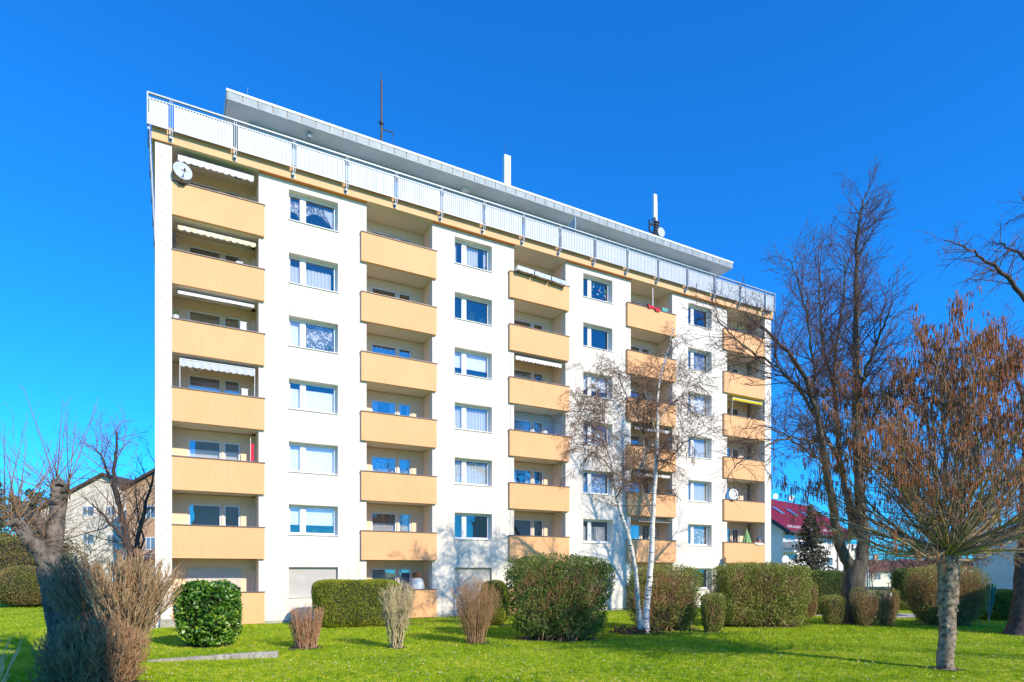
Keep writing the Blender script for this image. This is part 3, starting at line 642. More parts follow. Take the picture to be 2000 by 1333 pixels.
def grow(out, p, d, L, r, lvl, cfg, rnd, tips=None):
    c = cfg[lvl]; n = max(2, int(round(L/c['seg']))); pts = [p.copy()]; rad = [r]; st = L/n; d = d.copy()
    rt = c.get('rtip', .25)
    for i in range(n):
        d = d+rperp(d, rnd)*c['wig']*rnd.random()+Vector((0, 0, c['up']*st)); d.normalize()
        p = p+d*st; pts.append(p); rad.append(max(c.get('rmin', .002), r*(1-(1-rt)*(i+1)/n)))
        if lvl+1 < len(cfg):
            t = (i+1)/n
            if t >= c.get('t0', .15):
                k = c['dens']*st; k = int(k)+(1 if rnd.random() < k-int(k) else 0)
                for _ in range(k):
                    cc = cfg[lvl+1]; a = R(c['ang']*rnd.uniform(.7, 1.25)); q = rperp(d, rnd); dd = d*math.cos(a)+q*math.sin(a)
                    LL = (c['clen']*L if c['clen'] < 1 else c['clen'])*(1-.55*t)*rnd.uniform(.6, 1.2)
                    if 'cabs' in c: LL = c['cabs']*rnd.uniform(.6, 1.25)*(1-.4*t)
                    if LL > .04: grow(out, p-d*st*rnd.random(), dd, LL, min(rad[-1]*.75, LL*cc.get('rl', .012)+cc.get('rmin', .002)), lvl+1, cfg, rnd, tips)
    out.append((np.array([tuple(q) for q in pts]), np.array(rad)))
    if tips is not None and lvl >= len(cfg)-2: tips.append((pts, lvl))

def cat(pts, n=6):                            # Catmull-Rom through control points
    P = [Vector(p) for p in pts]; P = [P[0]*2-P[1]]+P+[P[-1]*2-P[-2]]; o = []
    for i in range(1, len(P)-2):
        for j in range(n):
            t = j/n; a, b, c, d = P[i-1:i+3]
            o.append(.5*((2*b)+(c-a)*t+(2*a-5*b+4*c-d)*t*t+(3*b-a-3*c+d)*t*t*t))
    o.append(P[-2]); return o
def limb(px, Y, r0, r1, rnd, n=5, wob=.0):
    """px: list of (x, y, dY): a limb followed through the photograph, each point with its own depth"""
    pts = cat([W(x, y, Y+dy) for x, y, dy in px], n)
    pts = [p+Vector((rnd.gauss(0, wob), rnd.gauss(0, wob), rnd.gauss(0, wob))) if 0 < i < len(pts)-1 else p for i, p in enumerate(pts)]
    m_ = len(pts)-1
    return pts, [r0+(r1-r0)*(i/m_)**.8 for i in range(m_+1)]
def sprout(out, pts, rad, dens, ang, L0, L1, cfg, rnd, t0=.2, tips=None, updown=None):
    m_ = len(pts)-1
    for i in range(1, m_+1):
        t = i/m_
        if t < t0: continue
        d = (pts[i]-pts[i-1]); st = d.length; d.normalize(); k = dens*st; k = int(k)+(1 if rnd.random() < k-int(k) else 0)
        for _ in range(k):
            a = R(ang*rnd.uniform(.7, 1.3)); q = rperp(d, rnd); dd = d*math.cos(a)+q*math.sin(a)
            if updown: dd = (dd+Vector((0, 0, updown))).normalized()
            L = (L0+(L1-L0)*t)*rnd.uniform(.6, 1.2); grow(out, pts[i]-d*st*rnd.random(), dd, L, min(rad[i]*.6, L*.012+.004), 0, cfg, rnd, tips)
def arr(pts): return np.array([tuple(p) for p in pts])

def quads(C, U, Vv): # leaf quads from centres and half axes (diamond shaped)
    n = len(C); V = np.stack([C-U, C+Vv, C+U, C-Vv], 1).reshape(-1, 3); return V, np.arange(4*n).reshape(-1, 4)
def leaves(C, size, rng, flat=None, asp=.5):
    n = len(C); U = rng.normal(size=(n, 3)); 
    if flat is not None: U = U*(1-flat[1])+flat[0]*flat[1]
    U /= np.linalg.norm(U, axis=1, keepdims=True); Q = rng.normal(size=(n, 3)); Vv = np.cross(U, Q); Vv /= np.linalg.norm(Vv, axis=1, keepdims=True)
    s = size*rng.uniform(.6, 1.25, (n, 1)); return quads(C, U*s, Vv*s*asp)
def noise3(P, s, seed=0):                     # cheap smooth noise
    r_ = np.random.RandomState(seed); o = np.zeros(len(P))
    for i in range(6):
        k = r_.normal(size=3)*s*(1+.4*i); o += np.sin(P@k+r_.uniform(0, 6))/(1+.4*i)
    return o/2.6
def shell(n, dims, p, rng, zflat=.0, depth=.12, lump=.06, seed=0, vase=0.0):
    """points near the surface of a rounded box with half sizes dims; z runs from 0 up; vase narrows the foot"""
    D = rng.normal(size=(n*2, 3)); D /= (np.abs(D)**p).sum(1, keepdims=True)**(1/p)
    # even out by sampling the box faces
    k = rng.randint(0, 3, n*2); s = rng.choice([-1, 1], n*2); Bx = rng.uniform(-1, 1, (n*2, 3)); w_ = np.array([dims[1]*dims[2], dims[0]*dims[2], dims[0]*dims[1]]); k = rng.choice(3, n*2, p=w_/w_.sum()); Bx[np.arange(n*2), k] = s
    D = Bx/(np.abs(Bx)**p).sum(1, keepdims=True)**(1/p)
    D = D[:n]; inn = 1-np.abs(rng.normal(0, depth, (n, 1)))
    P = D*inn*np.array(dims); P = P*(1+lump*noise3(P, 3.0/max(dims)**.5, seed)[:, None]+lump*.4*noise3(P, 9., seed+1)[:, None])
    P[:, 2] += dims[2]; 
    if vase:
        t = np.clip(P[:, 2]/(2*dims[2]), 0, 1); sc_ = (1-vase)+vase*np.sqrt(t); P[:, 0] *= sc_; P[:, 1] *= sc_
    return P, D

SOIL = []
def hedge(name, label, cat_, x, ybase, dims, m, mcore, nleaf, lsize, seed, p=5, core=.86, twigs=0, mt=None, vase=0., lump=.06, depth=.08, rz=0., group=None, xyz=None, stems=0, gap=-9.):
    loc = xyz if xyz is not None else G(x, ybase); rng = np.random.RandomState(seed); rnd = random.Random(seed); SOIL.append((loc[0], loc[1], dims[0]*(1-vase)*.95, dims[1]*(1-vase)*.95, rz)) if loc[1] < 30 else None
    t = thing(name, label, cat_, loc, rz, group)
    P, D = shell(nleaf, dims, p, rng, depth=depth, lump=lump, seed=seed, vase=vase)
    nn_ = noise3(P, 5.5, seed+9)+.6*noise3(P, 13., seed+10); keep = (P[:, 2] > .02) & (nn_+rng.uniform(-.5, .5, len(P)) > gap-.45*np.clip(.5-P[:, 2], 0, 1)*0); P = P[keep]; D = D[keep]
    V, Fq = leaves(P, lsize, rng, (D, .25)); mk('foliage', V, Fq, m, t)
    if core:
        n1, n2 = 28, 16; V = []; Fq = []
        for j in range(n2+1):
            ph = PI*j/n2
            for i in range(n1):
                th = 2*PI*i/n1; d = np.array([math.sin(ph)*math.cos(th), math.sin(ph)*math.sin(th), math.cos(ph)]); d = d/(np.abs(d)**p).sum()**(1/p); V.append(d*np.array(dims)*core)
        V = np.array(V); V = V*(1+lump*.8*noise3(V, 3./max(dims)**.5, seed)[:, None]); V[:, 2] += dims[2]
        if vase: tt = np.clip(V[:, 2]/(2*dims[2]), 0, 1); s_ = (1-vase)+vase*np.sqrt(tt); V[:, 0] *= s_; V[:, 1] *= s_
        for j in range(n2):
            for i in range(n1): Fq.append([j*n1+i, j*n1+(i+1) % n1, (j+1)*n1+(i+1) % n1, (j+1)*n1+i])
        mk('hedge_core', V, np.array(Fq), mcore, t, True)  # solid core that fills the bush behind its leaves
    if twigs:
        out = []
        P2, D2 = shell(twigs, (dims[0]*.93, dims[1]*.93, dims[2]*.96), p, rng, depth=.18, lump=lump, seed=seed, vase=vase)
        for i in range(twigs):
            q = P2[i]; b = q*np.array([.72, .72, .55])+rng.normal(0, .05, 3); b[2] = max(.02, b[2]); mid = (b+q)/2+rng.normal(0, .04, 3); e = q+(q-b)*rng.uniform(.0, .24)
            out.append((np.array([b, mid, e]), np.array([.006, .0045, .0025])))
        for i in range(stems):
            q = P2[i % twigs]; b = np.array([rng.normal(0, dims[0]*.35), rng.normal(0, dims[1]*.3), 0]); out.append((np.array([b, b+(q-b)*.5+rng.normal(0, .05, 3)+np.array([0, 0, .1]), q]), np.array([.016, .011, .005])))
        tubes(out, 'twigs', mt, t, None, False)
    return t

def twigbush(name, label, x, ybase, rbase, rtop, H, n, m, seed, m2=None, Lsub=.35, nsub=7, fan=.6, round_=.35, r0=.012, lean=(0, 0), xyz=None, aspect=1., level2=2, group=None, zmin=.35, scraggle=.03):
    """a bare bush of stems that fan out from the foot, cut to a rounded top"""
    loc = xyz if xyz is not None else G(x, ybase); rnd = random.Random(seed); t = thing(name, label, 'shrub', loc, 0, group); SOIL.append((loc[0], loc[1], rbase*1.25+.08, rbase*1.25+.08, 0))
    st = []; tw = []
    for i in range(n):
        a = rnd.uniform(0, 2*PI); rr = math.sqrt(rnd.random()); hx, hy = rr*math.cos(a), rr*math.sin(a)*aspect
        top = Vector((hx*rtop+lean[0], hy*rtop+lean[1], H*(1-round_*rr*rr)*rnd.uniform(.9, 1.02))); 
        if rnd.random() < .36: top.z *= rnd.uniform(zmin+.2, .9)
        b = Vector((hx*rbase+rnd.gauss(0, .02), hy*rbase+rnd.gauss(0, .02), 0)); mid = b.lerp(top, .45); f_ = 1-fan*.35
        mid.x = b.x+(mid.x-b.x)*f_; mid.y = b.y+(mid.y-b.y)*f_
        pts = cat([b, mid+Vector((rnd.gauss(0, scraggle), rnd.gauss(0, scraggle), 0)), top], 5); m_ = len(pts)-1
        pts = [p+Vector((rnd.gauss(0, scraggle*.35), rnd.gauss(0, scraggle*.35), 0)) for p in pts]
        ra = [r0*rnd.uniform(.7, 1.2)*(1-.65*j/m_) for j in range(m_+1)]; st.append((arr(pts), np.array(ra)))
        for j in range(nsub):
            tt = rnd.uniform(zmin, 1.0); k = min(m_-1, int(tt*m_)); p = pts[k].lerp(pts[k+1], tt*m_-k); d = (pts[k+1]-pts[k]).normalized()
            dd = (d+rperp(d, rnd)*rnd.uniform(.3, .75)+Vector((0, 0, .25))).normalized(); L = Lsub*rnd.uniform(.4, 1.1)*(1.15-.5*tt)
            q1 = p+dd*L*.5+Vector((rnd.gauss(0, .015), rnd.gauss(0, .015), 0)); q2 = q1+(dd+Vector((rnd.gauss(0, .15), rnd.gauss(0, .15), .15))).normalized()*L*.5
            tw.append((arr([p, q1, q2]), np.array([r0*.42, r0*.32, r0*.18])))
            for _ in range(level2):
                s = p.lerp(q2, rnd.uniform(.3, .95)); d3 = (dd+rperp(dd, rnd)*.6).normalized(); tw.append((arr([s, s+d3*L*.22, s+d3*L*.42+Vector((0, 0, .01))]), np.array([r0*.25, r0*.2, r0*.13])))
    tubes(st, 'stems', m, t, None); tubes(tw, 'twigs', m2 or m, t, None, False); return t

M['bark'] = mat('lime_bark', (.07, .06, .048), (.15, .13, .105), .95, 3, 1.0, 14, stretch=(3, 3, .5), c3=(.06, .08, .05), s3=2.5, f3=.6)
M['barkd'] = mat('dark_twig_bark', (.055, .042, .042), (.10, .075, .07), .9, 8)
M['limetw'] = mat('purple_brown_lime_twig', (.085, .05, .05), (.15, .095, .085), .9, 8)
M['barkw'] = mat('old_trunk_bark', (.11, .09, .075), (.25, .205, .165), .95, 5, 1.0, 22, c3=(.04, .035, .035), s3=13, f3=.9, stretch=(1, 1, .6))
M['hazelb'] = mat('pale_rough_bark', (.17, .13, .095), (.38, .31, .23), .95, 9, 1.0, 22, c3=(.06, .045, .03), s3=12, f3=.9)
M['hazelt'] = mat('lichen_branch', (.22, .17, .12), (.33, .26, .17), .9, 5, c3=(.42, .36, .04), s3=2.4, f3=.8)
M['hazelw'] = mat('grey_brown_twig', (.24, .18, .13), (.34, .26, .19), .9, 5)
M['catkin'] = mat('brown_catkin', (.24, .085, .035), (.42, .18, .075), .9, 9)
M['birchtw'] = mat('reddish_birch_twig', (.16, .085, .055), (.28, .17, .115), .9, 8)
M['straw'] = mat('straw_stem', (.48, .37, .20), (.66, .53, .33), .9, 9, c3=(.40, .36, .08), s3=5, f3=.5)
M['rust'] = mat('rust_stem', (.38, .19, .10), (.55, .32, .19), .9, 9)
M['brownst'] = mat('brown_stem', (.29, .155, .075), (.46, .29, .15), .9, 9)
M['rustd'] = mat('dull_rust_twig', (.30, .165, .08), (.47, .29, .15), .9, 9)
M['core'] = mat('shade_painted_core', (.025, .035, .012), (.04, .05, .02), .95, 6, .5, 30)  # core painted dark to stand for the shade in the leaf gaps
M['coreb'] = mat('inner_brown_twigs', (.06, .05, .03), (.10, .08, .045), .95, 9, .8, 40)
M['boxl'] = leafmat('clipped_yew_leaves', [(.10, .15, .008), (.26, .31, .016), (.44, .48, .04), (.56, .50, .09)])
M['laur'] = leafmat('glossy_laurel_leaves', [(.012, .05, .006), (.04, .14, .012), (.12, .28, .025), (.40, .52, .06)], .15, 14, 2.5, .28, .6)
M['priv'] = leafmat('privet_leaves', [(.04, .07, .012), (.09, .15, .02), (.18, .26, .045), (.32, .30, .10)])
M['privb'] = leafmat('half_bare_privet_leaves', [(.08, .10, .02), (.20, .26, .04), (.36, .42, .08), (.55, .48, .20)])
M['privd'] = leafmat('dark_privet_leaves', [(.025, .06, .010), (.08, .16, .02), (.19, .29, .045), (.40, .42, .16)])
M['spr'] = leafmat('spruce_needles', [(.03, .045, .03), (.06, .075, .05), (.14, .13, .08), (.24, .20, .14)], .1)
M['conif'] = leafmat('pine_needles', [(.015, .04, .015), (.03, .07, .02), (.07, .11, .03)], .1)
M['ylw'] = leafmat('yellowish_shrub_leaves', [(.12, .10, .02), (.22, .19, .04), (.34, .30, .09)], .2)
M['ballm'] = leafmat('ball_bush_leaves', [(.08, .13, .02), (.18, .22, .03), (.34, .24, .10), (.42, .25, .13)], .2, 22, .9)
def birchmat():
    m = mat('birch_bark', (.74, .71, .66), (.80, .78, .74), .8, 4, .3, 20, c3=(.62, .50, .38), s3=2.0, f3=.5); t = m.node_tree; L = t.links.new; b = t.nodes['Principled BSDF']
    src = b.inputs['Base Color'].links[0].from_socket
    tc = t.nodes.new('ShaderNodeTexCoord'); mp = t.nodes.new('ShaderNodeMapping'); mp.inputs['Scale'].default_value = (2.2, 2.2, 13); L(tc.outputs['Object'], mp.inputs[0])
    n = t.nodes.new('ShaderNodeTexNoise'); n.inputs['Scale'].default_value = 2.2; n.inputs['Detail'].default_value = 4; L(mp.outputs[0], n.inputs['Vector'])
    mr = t.nodes.new('ShaderNodeMapRange'); mr.inputs[1].default_value = .57; mr.inputs[2].default_value = .62; L(n.outputs['Fac'], mr.inputs[0])
    mx = t.nodes.new('ShaderNodeMix'); mx.data_type = 'RGBA'; L(mr.outputs[0], mx.inputs[0]); L(src, mx.inputs[6]); mx.inputs[7].default_value = (.04, .035, .03, 1); L(mx.outputs[2], b.inputs['Base Color']); return m
M['birch'] = birchmat()

# ------------------------------------------------------------------ foreground trees
# 1. catkin tree on the lawn at the right
rnd = random.Random(11); B = G(1848, 1308); t = thing('catkin_tree', 'pollarded tree with a pale knobbly trunk and a crown full of hanging brown catkins', 'tree', B)
YH = B[1]
tk, tr_ = limb([(1849, 1316, 0), (1846, 1285, 0), (1851, 1230, 0), (1850, 1180, .02), (1853, 1130, 0), (1850, 1085, .05)], YH, .19, .19, rnd, 12, .004)
tr_ = [r_*rnd.uniform(.98, 1.03)*(1.3 if i < 1 else 1.12 if i < 5 else .90 if i < 36 else 1.10) for i, r_ in enumerate(tr_)]
knob = [(arr(tk), np.array(tr_))]
for i in range(60):
    k = rnd.randrange(30 if i > 12 else 6, len(tk)); a = rnd.uniform(0, 2*PI); d = Vector((math.cos(a), math.sin(a), rnd.uniform(-.2, .3))); q = tk[k]+Vector((0, 0, rnd.uniform(-.05, .05))); rr = rnd.uniform(.02, .06)
    knob.append((arr([q+d*.10, q+d*.175, q+d*(.19+rr*.5)]), np.array([rr*1.2, rr, rr*.25])))
tubes(knob, 'trunk', M['hazelb'], t, B, sides=22, rough=.010)
head = Vector(W(1850, 1084, YH)); main = []; sub = []; tips = []
cfgh = [dict(seg=.22, wig=.24, up=.10, dens=5.4, ang=36, clen=.5, t0=.16, rtip=.2, cabs=1.0, rmin=.005), dict(seg=.16, wig=.16, up=.06, dens=5.6, ang=40, clen=.4, cabs=.42, rl=.006, rmin=.0048, t0=.1), dict(seg=.13, wig=.16, up=.02, rl=.005, rmin=.004)]
NB = 74
for i in range(NB):
    az = 2*PI*(i*.618)+rnd.gauss(0, .2); u_ = (i+.5)/NB; el = math.asin(.10+.89*u_**.68)+R(rnd.gauss(0, 4)); el = min(el, R(89)); 
    L = (3.2+3.9*(el/(PI/2))**2.6)*rnd.uniform(.86, 1.03); c0 = dict(cfgh[0]); c0['up'] = .24*(1-el/1.57)**1.5; c0['dens'] = 4.2 if el < .7 else 6.6; e0 = el-R(16)*(1-el/1.57)
    d = Vector((math.cos(az)*math.cos(e0), math.sin(az)*math.cos(e0), math.sin(e0)))
    base = head+Vector((d.x*.17, d.y*.17, rnd.uniform(-.12, .12)+.15*math.sin(el)))
    thick = rnd.uniform(.026, .052)
    out = []; grow(out, base, d, L, thick, 0, [c0]+cfgh[1:], rnd, tips); main.append(out[-1]); sub += out[:-1]
for px_ in ([(1848, 1080, 0), (1845, 1000, 0), (1846, 900, .1), (1840, 780, .2), (1846, 680, .2)], [(1856, 1080, 0), (1872, 1000, -.1), (1882, 900, -.2), (1898, 800, -.2), (1912, 700, -.3)], [(1845, 1070, .1), (1830, 960, .3), (1815, 860, .5), (1800, 760, .6)]):
    a_, b_ = limb(px_, YH, .085, .02, rnd, 5, .015); main.append((arr(a_), np.array(b_))); sprout(sub, a_, b_, 3.0, 42, 1.6, .9, cfgh, rnd, .25, tips, .1)
tubes(main, 'branches', M['hazelt'], t, B); tubes(sub, 'twigs', M['hazelw'], t, B, False)
ck = []; hb = head.z
for pts, lv in tips:
    for q in pts[1:]:
        v_ = q-head; el = math.atan2(max(.0, v_.z), math.hypot(v_.x, v_.y)); env = 3.2+3.9*(el/(PI/2))**2.6; f_ = v_.length/env; hh = v_.z/6.0
        pr_ = max(0, min(1, (f_-.45)/.4))*(.13+.80*max(0, min(1, hh*1.7-.15)))
        if rnd.random() < pr_*.95+.015:
            for _ in range(rnd.choice((1, 2, 3, 4))):
                L = rnd.uniform(.08, .23); s_ = q+Vector((rnd.gauss(0, .035), rnd.gauss(0, .035), 0)); e = s_+Vector((rnd.gauss(0, .012), rnd.gauss(0, .012), -L))
                ck.append((arr([s_, s_.lerp(e, .5), e]), np.array([.0068, .010, .005])))
rnd.shuffle(ck); print('all catkins', len(ck)); ck = ck[:60000]
tubes(ck, 'catkins', M['catkin'], t, B, False, sides=3)
print('catkins', len(ck), 'twigs', len(sub))

# 2. tall lime tree
rnd = random.Random(21); B = G(1668, 1218); YB = B[1]; t = thing('lime_tree', 'tallest bare tree, three grey stems rising from one thick trunk behind the low shrubs', 'tree', B)
L_ = []
L_.append(limb([(1668, 1224, 0), (1666, 1190, 0), (1668, 1130, 0), (1672, 1095, 0)], YB, .55, .42, rnd, 5, .01))
L_.append(limb([(1660, 1110, 0), (1640, 1060, -.3), (1628, 1000, -.6), (1616, 930, -1.2), (1602, 850, -1.8), (1585, 770, -2.4), (1548, 700, -3), (1500, 650, -3.6), (1462, 620, -4)], YB, .25, .03, rnd, 5, .02))
L_.append(limb([(1680, 1110, 0), (1686, 1050, .2), (1678, 960, .4), (1673, 850, .5), (1672, 750, .5), (1671, 650, .5), (1672, 560, .4), (1674, 480, .3), (1680, 420, .2), (1692, 375, .2)], YB, .29, .02, rnd, 5, .02))
L_.append(limb([(1668, 1050, .4), (1658, 980, .9), (1640, 900, 1.3), (1634, 820, 1.6), (1630, 730, 1.8), (1638, 640, 2), (1650, 560, 2.2), (1648, 500, 2.3)], YB, .19, .02, rnd, 5, .02))
L_.append(limb([(1640, 900, 1.3), (1610, 850, 1), (1595, 790, .6), (1590, 720, .2), (1580, 640, -.2), (1562, 560, -.6), (1540, 505, -1)], YB, .11, .018, rnd, 5, .03))
L_.append(limb([(1622, 870, -.8), (1580, 860, -1.6), (1530, 858, -2.8), (1480, 880, -4), (1440, 905, -4.6), (1420, 935, -5)], YB, .065, .012, rnd, 5, .03))
L_.append(limb([(1608, 905, -.6), (1560, 870, -1.2), (1505, 835, -2), (1450, 838, -3)], YB, .06, .012, rnd, 5, .03))
L_.append(limb([(1595, 820, -1.8), (1560, 760, -2.5), (1520, 720, -3.4), (1470, 690, -4), (1430, 655, -4.6), (1400, 620, -5)], YB, .075, .012, rnd, 5, .03))
L_.append(limb([(1673, 900, .5), (1690, 840, 1.2), (1720, 790, 2.2), (1750, 740, 3)], YB, .12, .025, rnd, 5, .03))
L_.append(limb([(1672, 780, .5), (1700, 700, -.2), (1725, 640, -.8), (1745, 590, -1.5)], YB, .10, .02, rnd, 5, .03))
L_.append(limb([(1630, 760, 1.8), (1610, 690, 2.4), (1602, 610, 2.8), (1600, 540, 3), (1600, 480, 3)], YB, .10, .02, rnd, 5, .03))
tubes([(arr(a), np.array(b)) for a, b in L_], 'trunk', M['bark'], t, B, rough=.012)
cfgl = [dict(seg=.35, wig=.20, up=.10, dens=3.6, ang=38, clen=.5, cabs=1.25, rtip=.25, t0=.12, rmin=.008), dict(seg=.25, wig=.22, up=.05, dens=5.2, ang=40, clen=.5, cabs=.6, rl=.008, rmin=.0075, t0=.1), dict(seg=.2, wig=.2, up=.02, rl=.006, rmin=.006)]
out = []
for i, (a, b) in enumerate(L_[1:]):
    dn, l0, l1 = (5.2, 3.3, 1.1) if i == 1 else (3.8, 2.7, 1.3)
    if i in (4, 5): dn, l0, l1 = 2.2, 1.8, 1.0
    sprout(out, a, b, dn, 48, l0, l1, cfgl, rnd, t0=.36 if i < 3 else .12, updown=-.05 if i in (4, 5) else .12)
tubes(out, 'branches', M['limetw'], t, B, False); print('lime', len(out))

# 3. tree at the right edge
rnd = random.Random(31); B = G(1992, 1240); YB = B[1]; t = thing('alder_tree', 'dark thick trunked tree at the right edge with long branches reaching into the picture', 'tree', B)
L_ = [limb([(1992, 1248, 0), (1995, 1200, 0), (2002, 1130, 0), (2006, 1020, 0), (2012, 880, 0), (2025, 740, 0), (2035, 600, 0), (2050, 470, 0), (2070, 330, 0)], YB, .44, .06, rnd, 5, .02)]
L_[0][1][0] = .62; L_[0][1][1] = .54; L_[0][1][2] = .47
L_.append(limb([(2030, 640, 0), (1985, 560, -.6), (1940, 520, -1.2), (1900, 492, -1.6), (1845, 470, -2)], YB, .10, .015, rnd, 5, .03))
L_.append(limb([(2040, 560, 0), (1995, 500, .5), (1960, 480, 1.1), (1930, 474, 1.6)], YB, .08, .012, rnd, 5, .03))
L_.append(limb([(2055, 450, 0), (2020, 410, .3), (1996, 385, .5)], YB, .06, .012, rnd, 5, .02))
L_.append(limb([(2010, 850, 0), (1990, 760, .6), (1975, 690, .9), (1960, 620, 1.4)], YB, .09, .015, rnd, 5, .03))
tubes([(arr(a), np.array(b)) for a, b in L_], 'trunk', M['barkd'], t, B)
out = []
cfga = [dict(seg=.2, wig=.25, up=.05, dens=4.5, ang=45, clen=.5, cabs=.5, rtip=.3, t0=.1), dict(seg=.15, wig=.25, up=.03, dens=7, ang=45, clen=.5, cabs=.16, rl=.008, rmin=.0045, t0=.1), dict(seg=.1, wig=.25, up=0, rl=.008, rmin=.0045)]
for i, (a, b) in enumerate(L_): sprout(out, a, b, 9 if i else 1.6, 55, 1.5, .8, cfga, rnd, t0=.3)
tubes(out, 'branches', mat('purple_brown_twig', (.13, .085, .09), (.20, .14, .14), .9, 8), t, B, False); print('alder', len(out))

# 4. birch with two white stems
rnd = random.Random(41); B = G(1260, 1238); YB = B[1]; t = thing('birch_tree', 'birch with two white stems and fine reddish hanging twigs in front of the facade', 'tree', B)
s1 = limb([(1262, 1240, 0), (1262, 1195, 0), (1270, 1120, 0), (1274, 1040, 0), (1278, 960, 0), (1283, 880, .1), (1284, 820, .1), (1286, 760, .2), (1300, 700, .2), (1316, 640, .3)], YB, .145, .02, rnd, 6, .006)
s2 = limb([(1250, 1228, -.1), (1246, 1180, -.3), (1240, 1110, -.6), (1228, 1050, -.9), (1212, 1000, -1.1), (1200, 950, -1.2), (1194, 900, -1.3), (1178, 860, -1.3), (1150, 815, -1.2), (1128, 790, -1.2)], YB, .105, .02, rnd, 6, .006)
S3 = [limb([(1272, 1005, 0), (1262, 970, .2), (1248, 930, .5), (1258, 880, .8), (1250, 830, 1), (1232, 790, 1.2), (1215, 755, 1.3), (1205, 715, 1.2)], YB, .055, .015, rnd, 5, .01),
      limb([(1283, 850, .1), (1266, 800, -.4), (1262, 770, -.6), (1256, 720, -.8)], YB, .035, .01, rnd, 5, .02),
      limb([(1284, 830, .1), (1300, 800, .3), (1330, 775, .5), (1352, 745, .8), (1375, 735, 1)], YB, .04, .01, rnd, 5, .02),
      limb([(1280, 900, .1), (1310, 895, -.4), (1330, 870, -.8), (1360, 850, -1.2), (1390, 842, -1.4)], YB, .035, .01, rnd, 5, .02),
      limb([(1196, 920, -1.3), (1170, 890, -1.5), (1140, 880, -1.8), (1120, 870, -2)], YB, .03, .01, rnd, 5, .02),
      limb([(1192, 890, -1.3), (1180, 820, -.8), (1165, 770, -.6), (1160, 720, -.5)], YB, .03, .01, rnd, 5, .02),
      limb([(1205, 970, -1.2), (1225, 940, -1.8), (1235, 900, -2.2)], YB, .025, .01, rnd, 5, .02)]
tubes([(arr(a), np.array(b)) for a, b in (s1, s2)], 'trunk', M['birch'], t, B)
tubes([(arr(a), np.array(b)) for a, b in S3], 'limbs', mat('pale_birch_limb', (.34, .28, .23), (.5, .44, .38), .9, 5), t, B)
cfgb = [dict(seg=.2, wig=.30, up=.0, dens=9, ang=50, clen=.5, cabs=.8, rtip=.3, t0=.12, rmin=.007), dict(seg=.14, wig=.24, up=-1.0, dens=14, ang=42, clen=.5, cabs=.34, rl=.005, rmin=.006, t0=.1), dict(seg=.1, wig=.25, up=-1.8, rl=.004, rmin=.0045)]
out = []
for i, (a, b) in enumerate([s1, s2]+S3): sprout(out, a, b, 3.6 if i < 2 else 5.6, 62, 1.5, .9, cfgb, rnd, t0=.40 if i < 2 else .2, updown=.1)
tubes(out, 'twigs', M['birchtw'], t, B, False); print('birch', len(out))

# 5. old pollarded willow at the left
rnd = random.Random(51); YB = 14.6; B = np.array([W(128, 1290, YB)[0], YB, 0]); t = thing('pollard_tree', 'old leaning pollard trunk with sawn knobs and whippy shoots at the far left', 'tree', B)
q0 = lambda x, y, d=0: (x, y, d)
TR = [limb([(140, 1315, 0), (128, 1270, 0), (118, 1210, 0), (106, 1150, 0), (96, 1105, 0)], YB, .33, .26, rnd, 12, .004),
      limb([(98, 1120, 0), (76, 1075, -.2), (58, 1055, -.3), (42, 1030, -.4), (32, 1018, -.45)], YB, .19, .13, rnd, 10, .008),
      limb([(102, 1110, 0), (106, 1060, .2), (112, 1010, .3), (116, 975, .35), (118, 955, .35)], YB, .185, .165, rnd, 10, .008),
      limb([(100, 1090, .1), (88, 1040, .5), (66, 1010, .7), (48, 996, .8), (34, 990, .9)], YB, .15, .10, rnd, 10, .008)]
kn = [(arr(a), np.array(b)) for a, b in TR]
for (a, b) in TR[1:]:
    for _ in range(7):
        e = a[-1]+Vector((rnd.gauss(0, .1), rnd.gauss(0, .1), rnd.gauss(0, .1))); d = Vector((rnd.gauss(0, 1), rnd.gauss(0, 1), rnd.gauss(.3, 1))).normalized(); kn.append((arr([e-d*.05, e+d*.06, e+d*.12]), np.array([.09, .08, .03])))
tubes(kn, 'trunk', M['barkw'], t, B, sides=24, rough=.022)
out = []; cfgw = [dict(seg=.25, wig=.07, up=.10, dens=2.6, ang=35, clen=.5, cabs=.45, rtip=.25, t0=.15), dict(seg=.16, wig=.12, up=.1, dens=2, ang=35, cabs=.15, clen=.4, rl=.007, rmin=.0025, t0=.3), dict(seg=.1, wig=.1, up=0, rl=.006, rmin=.0022)]
for (a, b), n, sp in ((TR[1], 34, .9), (TR[2], 34, .55), (TR[3], 24, .6)):
    for _ in range(n):
        d = Vector((rnd.gauss(-.12, sp), rnd.gauss(0, sp), rnd.uniform(.25, 1.3))).normalized(); st = a[-1]+Vector((rnd.gauss(0, .12), rnd.gauss(0, .12), rnd.uniform(-.3, .1)))
        grow(out, st, d, rnd.uniform(.9, 2.6)*(.7+.3*d.z), rnd.uniform(.009, .018), 0, cfgw, rnd)
for _ in range(90):
    k = rnd.randrange(3, 28); a, b = TR[rnd.choice((1, 2, 3))]; d = Vector((rnd.gauss(0, .7), rnd.gauss(0, .6), rnd.uniform(-.2, .9))).normalized(); grow(out, a[k], d, rnd.uniform(.5, 1.5), .009, 0, cfgw, rnd)
tubes(out, 'shoots', mat('ochre_shoot', (.22, .13, .07), (.34, .22, .11), .9, 6), t, B)

